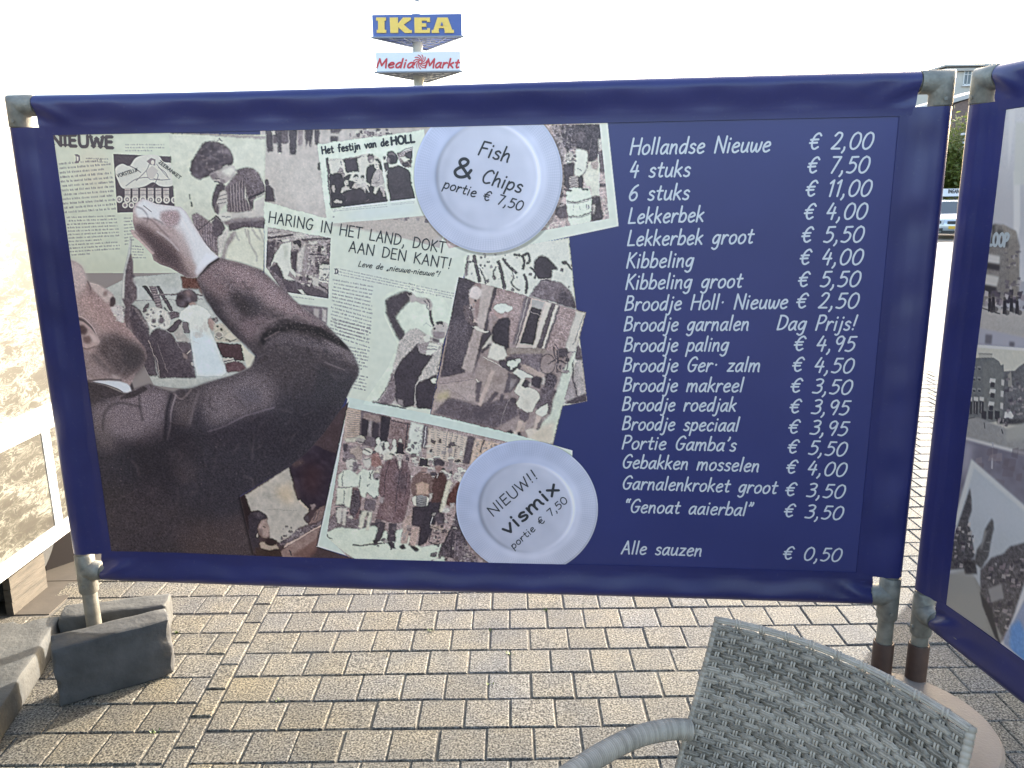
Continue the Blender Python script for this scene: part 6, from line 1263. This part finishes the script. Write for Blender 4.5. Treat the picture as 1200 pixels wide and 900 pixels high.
# parked cars
def car(label, px_, Y, paint, rz):
    q = at(px_,260,Y); t = thing('parked_car', label, 'car', (q.x,Y,0), rz, 'cars in the car park'); PM = mat('car_paint', paint, .28, .35, coat=.6); BL = mat('dark_plastic', (.02,.02,.022), .5); GLA = mat('car_glass', (.05,.065,.07), .06, spec=.7); LMP = mat('clear_lamp', (.55,.57,.6), .1, .2)
    # the front of the car faces -y; sections from nose to tail: (y, half width low, half width high, z bottom, z top)
    sec = [(-2.10,.60,.56,.30,.62),(-2.02,.78,.70,.22,.74),(-1.80,.86,.78,.18,.80),(-1.2,.88,.82,.18,.92),(-.95,.88,.83,.18,.96),(1.2,.88,.83,.18,.98),(1.85,.87,.80,.20,.96),(2.05,.80,.72,.28,.86)]
    mb = MB(); N = 16; b0 = 0
    for y, wl_, wh, z0, z1 in sec:
        ring = []
        for k in range(N):
            a = 2*math.pi*k/N; cx_, cz_ = math.cos(a), math.sin(a); ex = lambda v: math.copysign(abs(v)**.38, v)
            f_ = (ex(cz_)+1)/2; ring.append((ex(cx_)*(wl_+(wh-wl_)*f_), y, z0+(z1-z0)*f_))
        mb.v += ring
    for i in range(len(sec)-1):
        for k in range(N): mb.f.append((i*N+k,(i+1)*N+k,(i+1)*N+(k+1)%N,i*N+(k+1)%N))
    mb.f.append(tuple(range(N))); mb.f.append(tuple((len(sec)-1)*N+k for k in range(N))[::-1]); bod = obj('body', mb, PM, t, 50)
    def slab(pts, nm, m, par, th=.02):
        mb = MB(); P_ = [Vector(v) for v in pts]; n__ = (P_[1]-P_[0]).cross(P_[2]-P_[0]).normalized()*th; mb.prism(P_, n__*-.5, n__*.5); return obj(nm, mb, m, par)
    cab = [(-.98,.74,.90),(-.22,.58,1.43),(1.0,.57,1.46),(1.75,.68,.94)]
    mb = MB()
    for y, w_, z in cab: mb.v += [(-w_,y,z),(w_,y,z)]
    mb.v += [(-.80,-.98,.88),(.80,-.98,.88),(-.80,1.75,.90),(.80,1.75,.90)]
    mb.f = [(0,1,3,2),(2,3,5,4),(4,5,7,6),(0,2,4,6),(1,7,5,3),(0,6,7,1)]; obj('roof', mb, PM, t)
    slab([(-.66,-.97,.935),(.66,-.97,.935),(.52,-.27,1.405),(-.52,-.27,1.405)], 'windscreen', GLA, t)
    for s_ in (-1,1):
        slab([(s_*.735,-.72,.96),(s_*.735,1.35,.98),(s_*.60,.95,1.40),(s_*.595,-.15,1.38)], 'side_window', GLA, t, .03)
        mb = MB(); mb.box((s_*.60,-2.035,.645), (.36,.16,.15), s_*.35); hl = obj('headlight', mb, LMP, t); mb = MB(); mb.lathe([(.03,-.03),(.06,-.03),(.06,.03),(.03,.03)], (0,0,0), 16); o_ = obj('lamp_bulb', mb, BL, hl); o_.location = (s_*.58,-2.12,.645); o_.rotation_euler = (math.pi/2,0,0)
        mb = MB(); mb.box((s_*.58,-2.07,.36), (.26,.12,.10)); obj('fog_lamp', mb, BL, t)
        mb = MB(); mb.box((s_*.94,-.62,.98), (.20,.12,.13)); obj('mirror', mb, PM, t)
        for y in (-1.32,1.32):
            mb = MB(); mb.lathe([(.19,-.10),(.29,-.10),(.315,-.06),(.315,.06),(.29,.10),(.19,.10)], (0,0,0), 28); w__ = obj('wheel', mb, BL, t, 40); w__.location = (s_*.80,y,.315); w__.rotation_euler = (0,math.pi/2,0)
            mb = MB(); mb.lathe([(.03,-.09),(.19,-.085),(.19,.085),(.03,.09)], (0,0,0), 20); obj('rim', mb, LMP, w__, 40)
    mb = MB(); mb.box((0,-2.10,.63), (.62,.10,.11)); obj('grille', mb, BL, t); mb = MB(); mb.box((0,-2.10,.27), (1.0,.12,.10)); obj('air_intake', mb, BL, t)
    mb = MB(); mb.box((0,-2.125,.44), (.52,.03,.11)); obj('number_plate', mb, mat('yellow_plate', (.62,.36,.03), .4), t)
car('pale silver car parked nearest the gap, facing the camera with a yellow plate', 1118.5, 33.0, (.52,.54,.56), math.radians(-27))
car('dark car parked farther back on the right of the silver one', 1147, 40.5, (.05,.055,.065), math.radians(12))
car('white car parked farther back behind the silver one', 1108, 41.5, (.7,.7,.7), math.radians(90))
# ------------------------------------------------------------------ wicker armchair
def wicker_mat(name, c1, c2):
    m, n, l, b = node_mat(name); tc = n.new('ShaderNodeTexCoord'); at_ = n.new('ShaderNodeAttribute'); at_.attribute_name = 'fibre'
    t = n.new('ShaderNodeTexNoise'); t.inputs['Scale'].default_value = 30; t.inputs['Detail'].default_value = 5; l.new(tc.outputs['Object'], t.inputs['Vector'])
    ad = n.new('ShaderNodeMath'); ad.operation = 'MULTIPLY_ADD'; ad.inputs[1].default_value = .6; l.new(t.outputs['Fac'], ad.inputs[0]); l.new(at_.outputs['Fac'], ad.inputs[2])
    r = n.new('ShaderNodeValToRGB'); r.color_ramp.elements[0].position = .28; r.color_ramp.elements[0].color = (*c1,1); r.color_ramp.elements[1].position = .82; r.color_ramp.elements[1].color = (*c2,1); l.new(ad.outputs[0], r.inputs[0])
    l.new(r.outputs[0], b.inputs['Base Color']); b.inputs['Roughness'].default_value = .5; b.inputs['Specular IOR Level'].default_value = .4
    return m
WICK = wicker_mat('grey_wicker', (.094,.079,.060), (.385,.33,.262))
def fibre_attr(me, vals):
    a_ = me.attributes.new('fibre','FLOAT','POINT'); a_.data.foreach_set('value', np.array(vals, np.float32))
P1 = at(838,722,1.49); P2 = at(1145,852,1.135)
P1 = ground(838,722,.80); P2 = ground(1143,853,.80)
xd = Vector((P2.x-P1.x, P2.y-P1.y, 0)); CW = xd.length; xd.normalize(); fr = Vector((-xd.y, xd.x, 0)); fr = fr if fr.dot(Vector((-.7,-.7,0))) > 0 else -fr   # the way the chair faces
mid = (P1+P2)/2; rzc = math.atan2(xd.y, xd.x)
chair = thing('wicker_armchair', 'grey woven wicker armchair with its back turned to the screens', 'chair', (mid.x, mid.y, 0), rzc)
chair['label'] = 'grey woven wicker armchair in the foreground below the price list'
# local space: x along the back (left to right as seen), -y is forward when fr is to the right-hand rule side
fs = -1.0 if fr.dot(Vector((-xd.y, xd.x, 0))) < 0 else 1.0
HW = CW/2-.012; ZTOP = .800
def back(x, t):
    """point of the backrest: x across, t metres measured down from the top edge"""
    arch = .014*(1-(x/HW)**2); z = ZTOP+arch-t*.985
    y = fs*.36*t - fs*.030*(1-(x/HW)**2)
    narrow = 1+.05*max(0,(t-.05))/.40
    return Vector((x*narrow, y, z))
def bnorm(x, t):
    e = .004; a = back(x+e,t)-back(x-e,t); b_ = back(x,t+e)-back(x,t-e); n_ = a.cross(b_).normalized(); return n_ if n_.y*fs > 0 else -n_
NS = 19; SP = 2*HW/NS; RH = .0106; NR = int(.47/RH)
mb = MB(); fib = []
for r in range(NR):
    t0 = .018+r*RH; ph = r % 2; xs = np.linspace(-HW, HW, NS*9+1); base = len(mb.v); K = 9; j1 = random.uniform(-.12,.12)
    fr_ = [random.uniform(-.16,.16) for _ in range(K)]
    for x in xs:
        s_ = (x+HW)/SP; w_ = math.cos(math.pi*(s_-.5))*(1 if (int(math.floor(s_)) >= 0) else 1); w_ = math.cos(math.pi*(s_-.5+ph)); 
        sn = math.sin(math.pi*(s_+ph)); ov = max(-1.0, min(1.0, 2.0*sn+.75)); out = .0026*ov; hgt = RH*(.47+.17*max(0,ov)**.5*(1 if ov > 0 else 0)-.06*(ov < 0))
        lens = .2
        p_ = back(x,t0); n_ = bnorm(x,t0); dn = (back(x,t0+.004)-back(x,t0-.004)).normalized(); var_ = random.gauss(0,.0005)
        for k in range(K):
            f_ = -1+2*k/(K-1); bulge = .0013*(1-f_*f_)+.0006*math.cos(f_*math.pi*3.0)
            mb.v.append(tuple(p_+dn*(f_*hgt*(.98+.16*lens)+var_)+n_*(out+bulge))); fib.append(.28+fr_[k]+j1-.10*abs(math.sin(f_*9.4))+.06*lens+random.gauss(0,.05))
    for i in range(len(xs)-1):
        for k in range(K-1): mb.f.append((base+i*K+k, base+(i+1)*K+k, base+(i+1)*K+k+1, base+i*K+k+1))
me = mb.mesh('weave'); fibre_attr(me, fib); o = obj('woven_backrest', me, WICK, chair, 180)
mb = MB(); fib = []
for i in range(NS):
    for dx in (-.0027,.0027):
        x = -HW+(i+.5)*SP+dx; pts = []; 
        for r2 in range(NR*4):
            t0 = .018+r2*RH/4; rr = r2/4; s_ = (i+.5); out = -.0024*math.sin(math.pi*(s_))*math.cos(math.pi*rr)
            pts.append(back(x,t0)+bnorm(x,t0)*(out+.0008))
        b0 = len(mb.v); mb.tube(pts, .0022, 7); q = random.uniform(.35,.6); fib += [q+random.gauss(0,.04) for _ in range(len(mb.v)-b0)]
me = mb.mesh('stakes'); fibre_attr(me, fib); obj('upright_cane', me, WICK, chair, 180)
# dark sheet added behind the weave, standing in for shade in its gaps
mb = MB(); mb.grid(lambda u,v: back(u,v)-bnorm(u,v)*.012, np.linspace(-HW,HW,20), np.linspace(.018,.50,20)); mb.grid(lambda u,v: back(u,v)-bnorm(u,v)*.020, np.linspace(-HW,HW,20), np.linspace(.018,.50,20)); 
me = mb.mesh('bk'); fibre_attr(me, [.1]*len(mb.v)); obj('gap_shade_sheet', me, wicker_mat('gap_shade_dark',(.03,.028,.026),(.07,.066,.062)), chair, 180)
def wrapped(name, pts, r, pitch=.0062, n=18, ridge=.0009, rr=None, parent=chair, flat=1.0):
    """a bar wound with flat cane: ridges across it"""
    P = [Vector(p) for p in pts]; L = [0]
    for a, b in zip(P, P[1:]): L.append(L[-1]+(b-a).length)
    N = int(L[-1]/pitch*6); Q = []; R = []; w = []
    for i in range(N+1):
        d_ = L[-1]*i/N; k = max(j for j in range(len(L)) if L[j] <= d_+1e-9); k = min(k, len(P)-2); f_ = (d_-L[k])/max(1e-9, L[k+1]-L[k])
        Q.append(P[k].lerp(P[k+1], f_)); base_r = r if rr is None else rr[k]+(rr[k+1]-rr[k])*f_
        c_ = abs(math.sin(math.pi*d_/pitch)); R.append(base_r+ridge*(c_**.6-.6)); w.append(int(d_/pitch))
    mb = MB(); mb.tube(Q, r, n, True, R); rv = {k: random.uniform(.30,.50) for k in set(w)}
    fib = [rv[w[i//n]]-(.14 if (R[i//n] < R[0]-.0001) else 0) for i in range(len(Q)*n)]
    me = mb.mesh(name); fibre_attr(me, fib); return obj(name, me, WICK, parent, 180)
def smooth_path(p, k=8):
    p = [Vector(q) for q in p]; out = []
    for c_ in range(3): out.append(spline(np.array([[q[c_], 0] for q in p]), k)[:,0])
    return [Vector(q) for q in zip(*out)]
# rim: cane laid along the top edge, tied down at every upright
mb = MB(); fib = []
for a_ in range(7):
    w_ = math.pi*(a_/6)*1.05-.1; pts = [back(x,.006)+bnorm(x,.006)*(.0085*math.cos(w_)-.006)+Vector((0,0,1))*(.0070*math.sin(w_)-.001) for x in np.linspace(-HW-.004,HW+.004,60)]
    b0 = len(mb.v); mb.tube(pts, .0028, 8); q = random.uniform(.3,.6); fib += [q+random.gauss(0,.05) for _ in range(len(mb.v)-b0)]
me = mb.mesh('rim'); fibre_attr(me, fib); obj('top_rim', me, WICK, chair, 180)
mb = MB(); fib = []
for i in range(1,NS,2):
    x = -HW+(i+.5)*SP; pts = []
    for k in range(11):
        w_ = -1.1+k*(math.pi+1.6)/10; pts.append(back(x+.002*math.sin(k*.6),.006)+bnorm(x,.006)*(.0108*math.cos(w_)-.006)+Vector((0,0,1))*(.0092*math.sin(w_)-.001))
    for dx in (-.0035,.0035):
        b0 = len(mb.v); mb.tube([p_+Vector((dx,0,0)) for p_ in pts], .0024, 6); q = random.uniform(.45,.75); fib += [q]*(len(mb.v)-b0)
me = mb.mesh('ties'); fibre_attr(me, fib); obj('rim_tie', me, WICK, chair, 180)
for s_ in (-1,1):
    wrapped('side_bar', [back(s_*(HW+.004),t_)-bnorm(s_*HW,t_)*.006 for t_ in np.linspace(.0,.50,14)], .0088, .0106, 16, .0016)
# frame, seat, arms, legs
SEAT_Z = .43; fy = fs
b0 = back(0,.40)
mb = MB(); depth = .46
mb.grid(lambda u,v: Vector((u*(.90+.16*v), back(0,.37).y+fs*(.01+v*depth), SEAT_Z+.012*math.sin(u*46)*math.sin(v*60)*.1-.012*math.sin(math.pi*v))), np.linspace(-HW,HW,40), np.linspace(0,1,40))
mb.grid(lambda u,v: Vector((u*(.90+.16*v), back(0,.37).y+fs*(.01+v*depth), SEAT_Z-.03)), np.linspace(-HW,HW,10), np.linspace(0,1,10))
me = mb.mesh('seat'); fibre_attr(me, [random.uniform(.2,.5) for _ in mb.v]); obj('seat', me, WICK, chair, 180)
yb_ = back(0,.37).y
wrapped('front_apron', [(-HW*1.06,yb_+fs*(depth+.01),SEAT_Z-.01),(0,yb_+fs*(depth+.025),SEAT_Z-.01),(HW*1.06,yb_+fs*(depth+.01),SEAT_Z-.01)], .022, .0062)
# arms: aimed with the left one, whose far end enters the picture
A0 = back(-HW-.004, .228); inv = Matrix.Translation((mid.x,mid.y,0)) @ Matrix.Rotation(rzc,4,'Z')
A1 = inv.inverted() @ ground(742,865,.585); A2 = inv.inverted() @ ground(690,893,.588)
dirv = (A2-A1); 
left_arm = [A0+Vector((.004,0,.0)), A0+(A1-A0)*.35+Vector((-.003,0,.004)), A1, A2, A2+dirv*1.2+Vector((.02,0,-.004)), A2+dirv*2.2+Vector((.07,0,-.03)), A2+dirv*2.5+Vector((.085,0,-.12)), Vector((-HW*1.04,yb_+fs*(depth-.02),SEAT_Z-.02)), Vector((-HW*1.03,yb_+fs*(depth-.01),.01))]
for s_ in (-1,1):
    pts = [Vector((p_.x*(1 if s_ < 0 else -1), p_.y, p_.z)) for p_ in left_arm]
    wrapped('armrest', smooth_path(pts,10), .0215, .0048, 20, .0009, rr=None)
    pts = [back(s_*HW*.97,.40), Vector((s_*HW*.95,yb_-fs*.02,.25)), Vector((s_*HW*.98,yb_-fs*.05,.008))]
    wrapped('rear_leg', smooth_path(pts,8), .0185, .0066, 16, .001)
# round parasol base behind the chair
pb = thing('parasol_base', 'round beige concrete parasol base on the paving behind the wicker chair', 'parasol base', (1.190,2.165,0))
mb = MB(); mb.lathe([(.0,.0),(.285,.0),(.296,.008),(.298,.026),(.288,.040),(.12,.052),(.05,.055),(.0,.055)][1:-1], (0,0,0), 72); obj('slab', mb, mat('beige_concrete', (.145,.122,.104), .7, var=.12, vscale=6, bump=.25, bscale=120), pb, 40)
mb = MB(); mb.lathe([(.030,.050),(.030,.16),(.026,.17),(.022,.17)], (0,0,0), 24); obj('pole_socket', mb, M['galv'], pb, 40)
